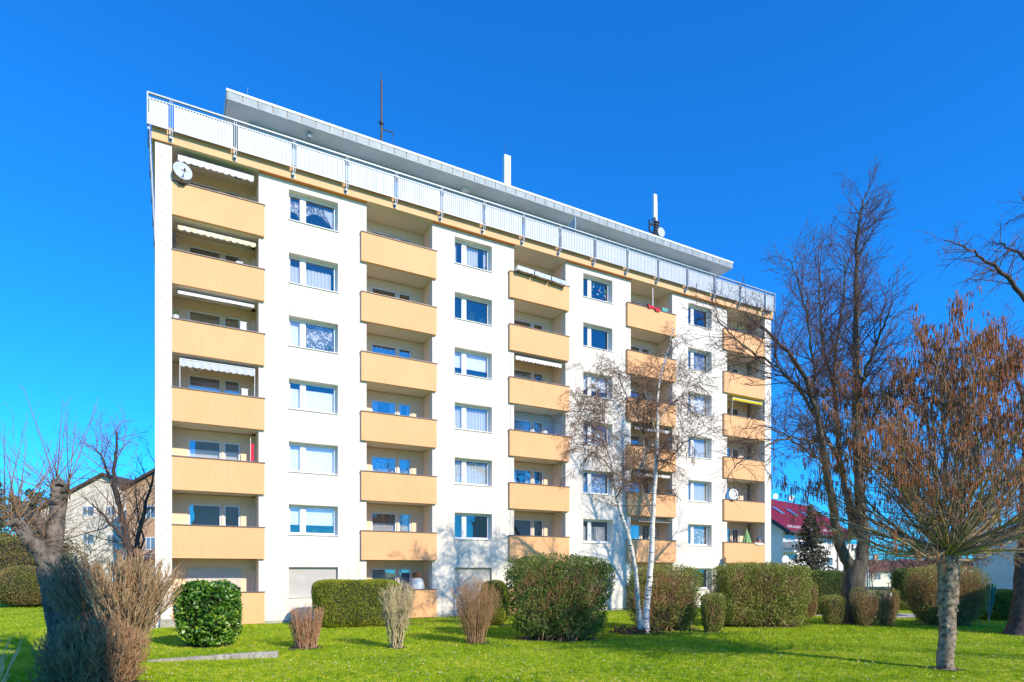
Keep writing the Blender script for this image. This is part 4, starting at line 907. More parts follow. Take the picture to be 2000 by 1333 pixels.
# 6. bare trees behind, left
def bare_tree(label, px, Y, limbs, r, m_trunk, m_twig, seed, cfg, dens, L0, L1, t0=.3, group=None, sp=50, name='bare_tree'):
    rnd = random.Random(seed); B = W(px[0], 1116, Y); B[2] = 0; t = thing(name, label, 'tree', B, 0, group)
    Ls = []
    for i, l in enumerate(limbs): Ls.append(limb(l, Y, r*(1 if i == 0 else .6), r*.12, rnd, 5, .02))
    tubes([(arr(a), np.array(b)) for a, b in Ls], 'trunk', m_trunk, t, B); out = []
    for a, b in Ls: sprout(out, a, b, dens, sp, L0, L1, cfg, rnd, t0=t0, updown=.1)
    tubes(out, 'branches', m_twig, t, B, False); return t
cfgm = [dict(seg=.3, wig=.3, up=.08, dens=5, ang=42, clen=.5, cabs=.8, rtip=.3, t0=.1), dict(seg=.22, wig=.3, up=.03, dens=4.5, ang=42, clen=.5, cabs=.35, rl=.008, rmin=.0055, t0=.1), dict(seg=.16, wig=.3, up=0, rl=.007, rmin=.0045)]
bare_tree('bare dark forked tree in front of the cream and brick houses', (258, 1180), 27, [[(262, 1172, 0), (258, 1100, 0), (248, 1050, 0), (232, 985, 0), (218, 940, .3), (200, 895, .8), (178, 870, 1)], [(262, 1120, 0), (272, 1040, 0), (285, 990, .2), (296, 940, .3), (306, 900, .3)], [(232, 985, 0), (222, 930, -.5), (228, 880, -.8), (226, 840, -1)], [(262, 1100, 0), (238, 1050, -.5), (205, 1010, -1), (180, 985, -1.4)]], .20, M['barkd'], M['birchtw'], 61, cfgm, 3.6, 2.4, 1.4)
def far_tree(label, x, top, Y, hw, seed, m_=None, group=None):
    rnd = random.Random(seed); B = W(x, 1116, Y); B[2] = 0; H = CH+(HZ-top)*Y/F; t = thing('bare_tree', label, 'tree', B, 0, group)
    tp = [Vector(B)+Vector((rnd.gauss(0, .1)*i, rnd.gauss(0, .1)*i, H*.92*i/7)) for i in range(8)]; rr = [.012*H*(1-.9*i/7)+.01 for i in range(8)]
    tubes([(arr(tp), np.array(rr))], 'trunk', M['barkd'], t, B)
    c = [dict(seg=H*.06, wig=.25, up=.1, dens=26/H, ang=38, clen=.5, rtip=.3, t0=.1), dict(seg=H*.04, wig=.25, up=.05, dens=36/H, ang=40, clen=.45, rl=.01, rmin=.008, t0=.1), dict(seg=H*.03, wig=.2, up=0, rl=.008, rmin=.007)]
    out = []
    for i in range(30):
        f_ = .22+.75*i/30; p = tp[0].lerp(tp[-1], f_); a = i*2.4; el = R(rnd.uniform(25, 60)); d = Vector((math.cos(a)*math.cos(el), math.sin(a)*math.cos(el), math.sin(el))); grow(out, p, d, hw*(1.25-.85*f_)*rnd.uniform(.8, 1.1)*1.1, .02*(1-f_)+.012, 0, c, rnd)
    tubes(out, 'branches', m_ or M['barkd'], t, B, False)
far_tree('slender bare tree at the far right distance behind the lamp post', 1740, 1052, 75, 2.8, 71, group='distant bare trees')
far_tree('round bare tree in the far distance left of the catkin tree trunk', 1785, 1062, 85, 3.2, 72, group='distant bare trees')
far_tree('small bare brown tree far away beside the red roofed house', 1705, 1072, 70, 2.2, 73, M['birchtw'], 'distant bare trees')
far_tree('bare tree between the round bare tree and the dark brown bush far away', 1815, 1068, 95, 3.2, 74, group='distant bare trees')
far_tree('small leafless tree at the far left behind the ball bush', 55, 1010, 60, 4.0, 75, M['straw'])
far_tree('low straw coloured leafless tree screening the cream house', 150, 985, 34, 2.6, 77, M['straw'])
far_tree('leafless brown tree between the pollard trunk and the pine', 95, 960, 44, 3.0, 78)
far_tree('thin bare tree with its crown against the brick house gable', 268, 930, 36, 2.2, 79)
# brown leaved beech behind the catkin tree
def far_wood(label, x0, x1, Y, ztop, n, seed):
    rng = np.random.RandomState(seed); a, b = W(x0, 0, Y)[0], W(x1, 0, Y)[0]; X = rng.uniform(a, b, n); D = rng.uniform(0, 18, n); crown = ztop*(.72+.28*np.sin(X*.55+2*np.sin(X*.17))*np.cos(X*.23+D*.3)); Z = -2+(crown+2)*rng.uniform(0, 1, n)**.7
    out = []; C = np.stack([X, Y+D, Z], 1); dd = rng.normal(size=(n, 3))*np.array([.8, .8, .9])+np.array([0, 0, 1.2]); V, Fq = quads(C, dd*.8, np.cross(dd, rng.normal(size=(n, 3)))*.045); o = mk('distant_wood', V, Fq, M['birchtw']); tag(o, label, 'wood', None, 'stuff')
far_wood('grey brown band of leafless wood on the horizon at the right', 1600, 2200, 165, 5.2, 16000, 91)
far_wood('grey brown leafless wood on the horizon at the left', -300, 320, 130, 7.5, 9000, 92)
def leafy_tree(name, label, x, base, top, Y, hw, m_l, seed, nl=5000, ls=.07, z0f=.25, cone=False):
    rnd = random.Random(seed); rng = np.random.RandomState(seed); B = W(x, 1116, Y); B[2] = 0; H = CH+(HZ-top)*Y/F; t = thing(name, label, 'tree', B)
    tp = [Vector((rnd.gauss(0, .03)*i, rnd.gauss(0, .03)*i, H*.97*i/7)) for i in range(8)]; rr = [.018*H*(1-.9*i/7)+.01 for i in range(8)]
    tubes([(arr(tp), np.array(rr))], 'trunk', M['bark'], t, None); out = []; C = []
    nb = 150 if cone else 60
    for i in range(nb):
        f_ = z0f+(1-z0f)*(i/nb); a = i*2.4+rnd.random(); p = Vector((0, 0, H*f_)); g_ = (1-(f_-z0f)/(1-z0f))
        L = hw*(g_*.92+.06 if cone else math.sin(PI*min(1, .22+.72*(1-g_)))**.7)*rnd.uniform(.65, 1.12); el = R(rnd.uniform(-12, 12) if cone else rnd.uniform(5, 50)); d = Vector((math.cos(a)*math.cos(el), math.sin(a)*math.cos(el), math.sin(el)))
        pts = [p, p+d*L*.5+Vector((0, 0, rnd.gauss(0, .05)*L)), p+d*L+Vector((0, 0, -.06*L))]; out.append((arr(pts), np.array([.02, .014, .006])))
        k = max(4, int(nl/nb*(.35+L/hw)*.8))
        for _ in range(k): s = rnd.uniform(.18, 1.02); q = pts[0].lerp(pts[2], s)+Vector((rnd.gauss(0, .09)*L, rnd.gauss(0, .09)*L, rnd.gauss(0, .07)*L-.02)); C.append(tuple(q))
    tubes(out, 'branches', M['barkd'], t, None, False); V, Fq = leaves(np.array(C), ls, rng, None, .4); mk('foliage', V, Fq, m_l, t); return t
M['beech'] = leafmat('dry_brown_leaves', [(.07, .035, .03), (.13, .07, .055), (.20, .11, .08)], .15)
leafy_tree('beech_tree', 'small tree with dry dark brown leaves behind the catkin tree trunk', 1852, 1200, 1050, 42, 3.6, M['beech'], 81, 5200, .085, .42)
leafy_tree('spruce_tree', 'thin shaggy dark spruce in front of the red roofed house', 1583, 1140, 985, 36, 1.95, M['spr'], 82, 15000, .095, .10, True)
leafy_tree('pine_tree', 'dark green pine cut by the left edge of the view', -8, 1150, 915, 62, 2.6, M['conif'], 83, 4200, .22, .25, True)
leafy_tree('evergreen_tree', 'small dark evergreen tree on the left skyline beside the cream house', 70, 1150, 965, 80, 4.0, M['conif'], 84, 4000, .26, .3)

# ------------------------------------------------------------------ shrubs and hedges of the foreground row
hedge('laurel_bush', 'glossy dark green laurel clipped to an upright block before the left balconies', 'bush', 409, 1262, (.88, .80, .98), M['laur'], M['core'], 5200, .078, 101, p=4, core=.84, lump=.07, vase=.22, depth=.07)
twigbush('twig_bush', 'low cut orange brown twig bush between the laurel and the clipped yew hedge', 597, 1266, .30, .54, 1.28, 130, M['rust'], 102, None, .2, 7, .5, .10, .011, level2=2)
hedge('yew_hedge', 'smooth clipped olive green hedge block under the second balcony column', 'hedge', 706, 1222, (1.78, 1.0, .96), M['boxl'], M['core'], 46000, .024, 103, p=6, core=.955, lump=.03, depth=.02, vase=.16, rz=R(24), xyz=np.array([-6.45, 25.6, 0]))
twigbush('twig_bush', 'straw coloured twig bush with bare twisted legs in front of the clipped yew hedge', 774, 1266, .18, .62, 1.93, 60, M['straw'], 104, None, .38, 13, .95, .12, .015, zmin=.42, lean=(.06, 0), scraggle=.05)
twigbush('twig_bush', 'reddish brown upright twig bush with ivy at its foot before the third window column', 930, 1256, .26, .82, 2.02, 150, M['brownst'], 105, None, .4, 13, .75, .18, .010, zmin=.3)
hedge('round_bush', 'small round green bush half hidden behind the reddish brown twig bush', 'bush', 968, 1212, (.62, .62, .95), M['boxl'], M['core'], 12000, .028, 106, p=3, core=.93, lump=.03, depth=.03, xyz=np.array([W(966, 1, 26)[0], 26, 0]))
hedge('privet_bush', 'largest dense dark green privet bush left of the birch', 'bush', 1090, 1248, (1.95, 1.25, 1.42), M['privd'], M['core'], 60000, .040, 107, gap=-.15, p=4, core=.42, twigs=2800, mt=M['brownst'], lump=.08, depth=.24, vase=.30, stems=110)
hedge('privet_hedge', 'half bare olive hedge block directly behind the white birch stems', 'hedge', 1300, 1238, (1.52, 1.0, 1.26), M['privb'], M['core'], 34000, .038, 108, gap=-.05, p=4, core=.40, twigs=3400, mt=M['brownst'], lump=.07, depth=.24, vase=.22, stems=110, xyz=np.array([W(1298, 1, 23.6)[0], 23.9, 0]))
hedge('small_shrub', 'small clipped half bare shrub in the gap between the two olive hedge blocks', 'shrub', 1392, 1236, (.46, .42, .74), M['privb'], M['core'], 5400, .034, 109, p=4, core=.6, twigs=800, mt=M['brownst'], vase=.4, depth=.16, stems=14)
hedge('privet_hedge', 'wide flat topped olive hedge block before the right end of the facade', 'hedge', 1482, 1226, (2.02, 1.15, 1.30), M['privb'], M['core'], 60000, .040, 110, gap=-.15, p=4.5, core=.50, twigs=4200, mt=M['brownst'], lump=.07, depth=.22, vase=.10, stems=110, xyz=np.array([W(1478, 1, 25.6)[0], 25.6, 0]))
hedge('dark_hedge', 'dark green shaded hedge block behind the lime tree trunk', 'hedge', 1620, 1200, (1.35, 1.2, 1.15), M['privd'], M['core'], 14000, .04, 111, p=6, core=.93, lump=.03, depth=.04, xyz=np.array([W(1628, 1, 32)[0], 33, 0]))
hedge('small_shrub', 'brown twiggy shrub between the wide olive hedge and the dark shaded hedge', 'shrub', 1578, 1200, (.45, .5, .95), M['privb'], M['coreb'], 2000, .03, 112, p=3.5, core=.6, twigs=900, mt=M['brownst'], vase=.3, xyz=np.array([W(1577, 1, 29.5)[0], 29.5, 0]))
hedge('small_shrub', 'small cup shaped clipped shrub just left of the lime tree trunk', 'shrub', 1626, 1221, (.48, .45, .64), M['privb'], M['coreb'], 3400, .03, 113, p=4, core=.7, twigs=700, mt=M['brownst'], vase=.45, stems=14)
hedge('small_shrub', 'leggy shrub with green foot just right of the lime tree trunk', 'shrub', 1692, 1223, (.58, .5, .82), M['privb'], M['coreb'], 1800, .03, 114, p=4, core=0, twigs=1200, mt=M['brownst'], vase=.35, stems=40)
hedge('small_shrub', 'narrow stemmed shrub with flat top right of the lamp post', 'shrub', 1732, 1223, (.50, .4, .80), M['privb'], M['coreb'], 1500, .03, 115, p=4, core=0, twigs=1000, mt=M['brownst'], vase=.55, stems=34)
hedge('privet_bush', 'broad brown twiggy bush behind the catkin tree trunk', 'bush', 1850, 1226, (1.75, 1.1, 1.28), M['privb'], M['core'], 13000, .036, 116, gap=-.3, p=3.6, core=.5, twigs=5200, mt=M['brownst'], lump=.07, depth=.13, vase=.35, stems=60, xyz=np.array([W(1846, 1, 26)[0], 26, 0]))
hedge('dark_hedge', 'rounded dark green hedge end behind the left side of the broad brown bush', 'hedge', 1790, 1200, (1.1, 1.0, .85), M['privd'], M['core'], 9000, .04, 117, p=4, core=.93, lump=.03, depth=.04, xyz=np.array([W(1796, 1, 31)[0], 31, .75]))
hedge('box_hedge', 'dark rounded box hedge block before the shade tinted gable wall', 'hedge', 1945, 1216, (.92, .85, .71), M['boxl'], M['core'], 14000, .03, 118, p=5, core=.94, lump=.03, depth=.03, xyz=np.array([W(1943, 1, 29)[0], 29, 0]))
hedge('small_shrub', 'low olive shrub in the background between the leggy shrubs and the parked blue car', 'shrub', 1780, 1200, (1.1, .6, .45), M['privb'], M['coreb'], 4000, .04, 119, p=4, core=.85, xyz=np.array([W(1778, 1, 36)[0], 36, 0]))
hedge('small_shrub', 'low olive bush at the right edge beside the dark thick trunked tree', 'shrub', 1975, 1216, (.5, .6, .5), M['privb'], M['coreb'], 2400, .035, 120, p=3, core=.7, xyz=np.array([W(1990, 1, 31)[0], 31, 0]))
hedge('ball_bush', 'big round clipped bush, green above and rusty below, at the left edge', 'bush', 32, 1187, (2.1, 1.6, 1.32), M['ballm'], M['core'], 20000, .045, 121, p=2.1, core=.95, lump=.03, depth=.03, xyz=np.array([W(25, 1, 38)[0], 39, 0]))
hedge('background_shrub', 'tall yellowish shrub behind the ball bush', 'shrub', 60, 1110, (3.6, 2.0, 2.6), M['ylw'], M['coreb'], 14000, .09, 122, p=2.6, core=.8, lump=.15, depth=.12, twigs=700, mt=M['straw'], xyz=np.array([W(60, 1, 50)[0], 50, 0]))
hedge('background_shrub', 'yellowish green shrub cut by the left edge behind the pine', 'shrub', 0, 1110, (3.4, 2.0, 2.9), M['ylw'], M['coreb'], 12000, .09, 123, p=2.6, core=.8, lump=.15, depth=.12, xyz=np.array([W(-15, 1, 56)[0], 56, 0]))
# big twig bushes at the lower left
twigbush('vase_bush', 'large vase shaped straw and brown twig bush at the left corner of the block', 262, 1300, .20, 1.05, 2.72, 260, M['straw'], 131, M['rustd'], .24, 22, 1.5, .20, .016, xyz=np.array([W(243, 1, 13.6)[0], 13.6, 0]), zmin=.5, lean=(.18, 0), scraggle=.06, aspect=.8)
twigbush('vase_bush', 'dark shaded twig bush leaning over the pollard trunk', 150, 1300, .16, .66, 2.66, 170, M['brownst'], 132, None, .25, 22, 1.4, .2, .015, xyz=np.array([W(212, 1, 13.9)[0], 13.9, 0]), zmin=.5, lean=(-.80, 0), scraggle=.05)
twigbush('twig_bush', 'low dense ball of brown twigs in the lower left corner of the lawn', 180, 1350, .6, .98, 1.40, 300, M['rustd'], 133, None, .30, 15, .3, .45, .016, xyz=np.array([W(182, 1, 12.0)[0], 12.0, 0]), zmin=.15, scraggle=.06)
twigbush('twig_bush', 'small dry rust coloured bush beside the concrete block at the facade', 350, 1225, .1, .36, .8, 34, M['rust'], 134, None, .3, 9, .9, .3, .007, xyz=np.array([W(352, 1, 23.4)[0], 23.4, 0]), zmin=.2)
# a few blurred grass stalks close to the lens at the lower left
rnd = random.Random(7); out = []
Bq = np.array([-4.6, 5.4, 0]); t = thing('dry_grass_tuft', 'pale dry grass stalks close to the camera in the bottom left corner', 'grass tuft', Bq)
for i in range(14):
    e = Vector(W(rnd.uniform(0, 45), rnd.uniform(1240, 1330), 5.4+rnd.uniform(-.3, .3))); b = Vector(Bq)+Vector((rnd.gauss(-.2, .1), rnd.gauss(0, .1), 0)); out.append((arr([b, b.lerp(e, .6)+Vector((-.05, 0, .08)), e]), np.array([.006, .005, .003])))
tubes(out, 'stalks', M['straw'], t, Bq, sides=5)
# ivy and leaves at feet
def ground_cover(name, label, x, y, rx, ry, h, n, m_, size, seed, cat_='ground plants'):
    rng = np.random.RandomState(seed); B = G(x, y); P = rng.normal(size=(n, 3))*np.array([rx, ry, 0])*.5; P[:, 2] = np.abs(rng.normal(0, h, n))+.01; V, Fq = leaves(P, size, rng); o = mk(name, V, Fq, m_); o.location = tuple(B); tag(o, label, cat_, None, 'stuff')
ground_cover('fallen_leaves', 'brown fallen leaves lying at the foot of the white birch', 1238, 1238, .9, .5, .12, 500, M['beech'], .06, 201)
ground_cover('ivy', 'low green ivy at the foot of the reddish brown twig bush', 928, 1256, .7, .3, .07, 260, M['laur'], .035, 202)
ground_cover('weeds', 'fresh green weeds along the foot of the hedges beside the birch', 1330, 1240, 2.6, .5, .05, 900, M['leafp'], .035, 203)
ground_cover('leaf_litter', 'reddish leaf litter under the clipped yew hedge', 735, 1221, 2.2, .35, .03, 600, M['beech'], .035, 204)
ground_cover('ground_leaves', 'pinkish brown leaves at the right foot of the wide olive hedge', 1572, 1222, .5, .2, .05, 110, M['beech'], .04, 205)

# ------------------------------------------------------------------ houses and things in the background
M['housew'] = mat('house_render', (.74, .72, .68), (.78, .76, .72), .9, .6, .2, 40)
M['housec'] = mat('cream_render', (.80, .72, .58), (.84, .76, .63), .9, .6, .2, 40)
M['housev'] = mat('shade_tinted_render', (.62, .68, .74), (.68, .73, .78), .9, .5, .3, 12, c3=(.50, .55, .60), s3=.7, f3=.4)  # pale render with the blue of sky lit shade put into its colour
def tilemat(name, c1, c2, sc_, rough=.8):
    m = mat(name, c1, c2, rough, 2); t = m.node_tree; L = t.links.new; b = t.nodes['Principled BSDF']; tc = t.nodes.new('ShaderNodeTexCoord'); wv = t.nodes.new('ShaderNodeTexWave'); wv.bands_direction = 'X'; wv.inputs['Scale'].default_value = sc_; wv.inputs['Distortion'].default_value = .3
    L(tc.outputs['Object'], wv.inputs['Vector']); bp = t.nodes.new('ShaderNodeBump'); bp.inputs['Strength'].default_value = .6; bp.inputs['Distance'].default_value = .05; L(wv.outputs['Fac'], bp.inputs['Height']); L(bp.outputs[0], b.inputs['Normal']); return m
M['redroof'] = tilemat('red_roof_tiles', (.20, .007, .018), (.27, .014, .03), 3.2, .55)
M['darkroof'] = tilemat('dark_roof_tiles', (.07, .06, .055), (.12, .10, .09), 3)
M['brownroof'] = tilemat('brown_roof_tiles', (.20, .085, .06), (.28, .13, .09), 3)
def brickmat():
    m = mat('brick', (.46, .24, .12), (.58, .33, .18), .9, 2); t = m.node_tree; L = t.links.new; b = t.nodes['Principled BSDF']; tc = t.nodes.new('ShaderNodeTexCoord'); mp = t.nodes.new('ShaderNodeMapping'); mp.inputs['Rotation'].default_value = (R(90), 0, 0)
    br = t.nodes.new('ShaderNodeTexBrick'); br.inputs['Scale'].default_value = 3.0; br.inputs['Color1'].default_value = (.50, .26, .12, 1); br.inputs['Color2'].default_value = (.62, .37, .20, 1); br.inputs['Mortar'].default_value = (.50, .44, .36, 1); L(tc.outputs['Object'], mp.inputs[0]); L(mp.outputs[0], br.inputs['Vector']); L(br.outputs['Color'], b.inputs['Base Color']); return m
M['brick'] = brickmat()
M['barge'] = mat('dark_bargeboard', (.03, .05, .07), rough=.6); M['bargebr'] = mat('brown_bargeboard', (.10, .06, .04), rough=.7)
def hwin(par, x, z, w_, h_, y=0., split=True, m_='pvc', side=False):
    f = MB(); T = (lambda a, b, c, d, e, g_: f.box(a, b, c, d, e, g_)) if not side else (lambda a, b, c, d, e, g_: f.box(c, d, a, b, e, g_))
    fr = .08; T(x-w_/2, x-w_/2+fr, y-.05, y+.02, z, z+h_); T(x+w_/2-fr, x+w_/2, y-.05, y+.02, z, z+h_); T(x-w_/2+fr, x+w_/2-fr, y-.05, y+.02, z, z+fr); T(x-w_/2+fr, x+w_/2-fr, y-.05, y+.02, z+h_-fr, z+h_)
    if split: T(x-.04-.1*w_, x+.04-.1*w_, y-.05, y+.02, z+fr, z+h_-fr)
    o = f.build('window', M[m_], par); p = MB()
    pts = [(x-w_/2+fr, y-.02, z+fr), (x+w_/2-fr, y-.02, z+fr), (x+w_/2-fr, y-.02, z+h_-fr), (x-w_/2+fr, y-.02, z+h_-fr)]
    if side: pts = [(b, a, c) for a, b, c in pts]
    p.poly(pts); p.build('pane', M['farglass'], o); return o
M['farglass'] = mat('house_window_glass', (.10, .16, .22), (.16, .22, .28), .06, .5, spec=1.)
def gable_house(name, label, P, yaw, w_, d_, eave, ridge, mw, mr, mb, wins, zb=0, over=.35, chim=None, cat_='house'):
    """gable end in the local xz plane, facing local -y"""
    t = thing(name, label, cat_, (P[0], P[1], zb), yaw); e, r_ = eave-zb, ridge-zb
    q = MB(); q.prism([(0, 0, -.3), (w_, 0, -.3), (w_, 0, e), (w_/2, 0, r_), (0, 0, e)], (0, d_, 0)); q.build('wall', mw, t)
    sl_ = (r_-e)/(w_/2); th = .22
    for sgn in (0, 1):
        X = (lambda a: a) if sgn == 0 else (lambda a: w_-a)
        q = MB(); q.prism([(X(-over*1.3), -over, e-sl_*over*1.3+.02), (X(w_/2-.001), -over, r_+.02), (X(w_/2-.001), -over, r_+th), (X(-over*1.3), -over, e-sl_*over*1.3+th*.8)], (0, d_+2*over, 0)); ro = q.build('roof', mr, t)
        q = MB(); q.prism([(X(-over*1.3-.02), -over-.05, e-sl_*over*1.3-.06), (X(w_/2-.002), -over-.05, r_-.06), (X(w_/2-.002), -over-.05, r_+th+.03), (X(-over*1.3-.02), -over-.05, e-sl_*over*1.3+th)], (0, .045, 0)); q.build('bargeboard', mb, ro)
    if chim: q = MB(); q.box(chim[0], chim[0]+.6, chim[1], chim[1]+.6, r_-1.6, r_+.8); q.box(chim[0]-.06, chim[0]+.66, chim[1]-.06, chim[1]+.66, r_+.802, r_+.9); q.build('chimney', M['brick'], t)
    for (x, z, ww, hh) in wins: hwin(t, x, z-zb, ww, hh)
    return t
p0 = W(90, 0, 66); t = gable_house('gabled_house', 'cream gabled house behind the bare forked tree at the left', (W(80, 0, 66)[0], 66), R(0), 13.6, 12, 8.9, 12.55, M['housec'], M['darkroof'], M['bargebr'], [(5.1, 8.2, 1.3, 1.0), (7.6, 8.2, 1.0, 1.0), (5.1, 5.2, 1.3, 1.0), (7.6, 5.2, 1.0, 1.0), (7.6, 2.2, 1.1, 1.2), (4.6, 2.2, 1.1, 1.2)])
t = gable_house('brick_house', 'orange brick gabled house touching the left edge of the apartment block', (W(246, 0, 62)[0], 62), R(0), 12.5, 12, 10.6, 14.1, M['brick'], M['darkroof'], M['bargebr'], [(2.6, 7.6, 1.2, 1.3), (2.6, 4.4, 1.2, 1.3), (2.6, 1.4, 1.2, 1.3), (6.0, 7.6, 1.2, 1.3)], chim=(5.2, 6))
q = MB(); q.box(1.7, 4.2, -.9, -.02, 3.55, 3.7); 
for i in range(17): q.box(1.7+i*.15, 1.73+i*.15, -.9, -.87, 3.7, 4.6)
q.box(1.7, 4.2, -.92, -.86, 4.6, 4.66); q.build('balcony', M['railm'], t)
# red roofed house: the long side faces the lawn
yw = math.atan2(.689, .725); ux = np.array([.725, .689]); vy = np.array([-.689, .725]); HP = W(1530, 0, 60)[:2]
t = thing('red_roofed_house', 'white house with a deep red tiled roof beyond the right end of the block', 'house', (HP[0], HP[1], -2.05), yw); LH, DH = 19.0, 10.0; e, r_ = 6.6+2.05, 10.2+2.05
q = MB(); q.box(0, LH, 0, .3, 0, e-.1); q.box(0, LH, DH-.3, DH, 0, e-.1); q.prism([(LH-.3, .3, 0), (LH-.3, DH-.3, 0), (LH-.3, DH-.3, e-.1), (LH-.3, DH/2, r_-.25), (LH-.3, .3, e-.1)], (.3, 0, 0)); q.build('wall', M['housew'], t)
q = MB(); q.prism([(-.02, .05, 0), (-.02, DH, 0), (-.02, DH, e-.1), (-.02, DH/2, r_-.2), (-.02, .05, e-.1)], (.3, 0, 0)); tag(q.build('gable_wall', M['housev'], t), 'gable end with blue grey shade in its colour')  # shade on the turned away gable painted as a bluer render
for sg in (0, 1):
    Yv = (lambda a: a) if sg == 0 else (lambda a: DH-a); sl_ = (r_-e)/(DH/2)
    q = MB(); q.prism([(-.6, Yv(-.8), e-.8*sl_), (-.6, Yv(DH/2-.001), r_), (-.6, Yv(DH/2-.001), r_+.2), (-.6, Yv(-.8), e-.8*sl_+.2)], (LH+1.2, 0, 0)); ro = q.build('roof', M['redroof'], t)
    q = MB(); q.prism([(-.66, Yv(-.85), e-.8*sl_-.28), (-.66, Yv(DH/2-.002), r_-.25), (-.66, Yv(DH/2-.002), r_+.15), (-.66, Yv(-.85), e-.8*sl_+.16)], (.055, 0, 0)); q.build('bargeboard', M['barge'], ro)
    if sg == 0:
        q = MB(); q.tube([(-.6, -.88, e-.8*sl_+.02), (LH+.6, -.88, e-.8*sl_+.02)], .09, 8); q.build('gutter', M['barge'], ro)
        for (a, b) in ((.0, 3.6), (4.6, 8.4), (9.2, 13.5)):
            q = MB(); 
            for zz in (.14, .28, .42): q.box(a, b, -.42, -.40, e-.3+zz, e-.27+zz)
            for i in range(int((b-a)/.3)): q.box(a+i*.3, a+i*.3+.03, -.42, -.395, e-.25, e+.17)
            q.build('snow_guard', M['pvc'], ro)
        for (x, y) in ((4.2, 2.0), (7.8, 2.0), (11.5, 2.0)):
            zr = lambda yy: e+sl_*yy+.22
            q = MB(); q.prism([(x, y, zr(y)), (x+.95, y, zr(y)), (x+.95, y+1.1, zr(y+1.1)), (x, y+1.1, zr(y+1.1))], (0, -.03, .08)); q.build('skylight', M['farglass'], ro)
def hsx(x): k = (x-1000)/F; return (k*HP[1]-HP[0])/(ux[0]-k*ux[1])
def hz_(x, y): s_ = hsx(x); return CH+(HZ-y)*(HP[1]+ux[1]*s_)/F+2.05
for (xa, xb, ya, yb) in ((1532, 1552, 1036, 1057), (1605, 1626, 1040, 1063), (1604, 1626, 1088, 1106), (1534, 1556, 1080, 1096), (1645, 1655, 1050, 1068), (1646, 1656, 1088, 1104), (1575, 1590, 1040, 1062)):
    a, b = hsx(xa), hsx(xb); z0, z1 = hz_(xa, yb), hz_(xa, ya); hwin(t, (a+b)/2, z0, b-a, z1-z0)
a, b = hsx(1530), hsx(1556); z0, z1 = hz_(1530, 1076), hz_(1530, 1058)
q = MB(); q.box(a-.2, b, -1.1, -.02, z0-.15, z0); bb = q.build('balcony', M['housew'], t); q = MB()
for i in range(int((b-a+.2)/.12)): q.box(a-.2+i*.12, a-.2+i*.12+.09, -1.1, -1.07, z0+.003, z1-.05)
q.box(a-.22, b+.02, -1.13, -1.05, z1-.047, z1+.01)
for i in range(9): q.box(a-.2, a-.17, -1.05+i*.115, -1.05+i*.115+.085, z0+.003, z1-.05)
q.build('balcony_railing', M['railm'], bb)
q = MB(); q.tube([(hsx(1634), -.12, .1), (hsx(1634), -.12, e-.35)], .07, 8); q.build('drainpipe', M['bargebr'], t)
def fdish(label, x, y, Y, r, rz=0):
    P = W(x, y, Y); t2 = thing('satellite_dish', label, 'satellite dish', P, rz); q = MB(); pr_ = [(r*i/6, .22*r*(i/6)**2) for i in range(7)]
    q.lathe((0, 0, 0), [(a_, -b_) for a_, b_ in pr_]+[(a_, -b_+.015) for a_, b_ in pr_[::-1]], 20, 'y'); q.build('reflector', M['dishw'], t2, True)
    q = MB(); q.tube([(0, 0, 0), (0, .12, -.1), (0, .14, -r*2.1)], .03, 6); q.tube([(0, -.02, -r*.9), (0, -r*.8, -r*.3)], .015, 5); q.build('bracket', M['dark'], t2)
fdish('white satellite dish on the red roof closest to the apartment block', 1514, 970, 70, .33, R(15)); fdish('white satellite dish on the red roof, right one of the pair on the ridge', 1545, 973.5, 72, .34, R(-10)); fdish('large pale satellite dish low on the white house wall beside the spruce', 1533, 1094, 58, .42, R(20))
# gable house at the far right, blue of the sky lit shade in its wall colour
pg = W(1900, 0, 46); gable_house('shade_tinted_house', 'plain gable wall tinted with blue shade at the right edge behind the box hedge', pg[:2], math.atan2(-.85, .53), 12, 14, 4.1, 6.75, M['housev'], M['darkroof'], M['barge'], [], zb=-2)
# distant rows
def far_row(label, x0, x1, Y, ztop, zeave, mw, mr, seed):
    a, b = W(x0, 0, Y), W(x1, 0, Y); L = b[0]-a[0]; t = thing('terraced_house', label, 'house', (a[0], Y, -2.05)); e, r_ = zeave+2.05, ztop+2.05
    q = MB(); q.box(0, L, 0, 8, 0, e); q.build('wall', mw, t); q = MB(); q.prism([(-.3, -.5, e-.2), (-.3, 4, r_), (-.3, 8.5, e-.2)], (L+.6, 0, 0)); q.build('roof', mr, t)
    n = int(L/2.6)
    for i in range(n): 
        for zz in (e-1.7, e-4.2): 
            if zz > .3: hwin(t, 1.3+i*2.6, zz, 1.2, 1.2)
    q = MB(); q.box(L*.4, L*.4+.7, 3.4, 4.1, r_-.4, r_+1.0); q.build('chimney', M['brick'], t)
far_row('distant terrace with a brown red roof seen right of the lime tree', 1700, 1775, 112, 4.3, 2.4, M['housec'], M['brownroof'], 1)
far_row('distant terrace with a brown red roof behind the catkin tree trunk', 1785, 1868, 118, 4.6, 2.6, M['housew'], M['brownroof'], 2)
far_row('pale distant apartment wing just right of the lime tree trunk', 1660, 1697, 95, 6.6, 6.0, M['housec'], M['housew'], 3)
a = W(1738, 0, 62); t = thing('garage', 'low flat roofed pale garage beyond the leggy shrubs', 'garage', (a[0], 62, -2.05))
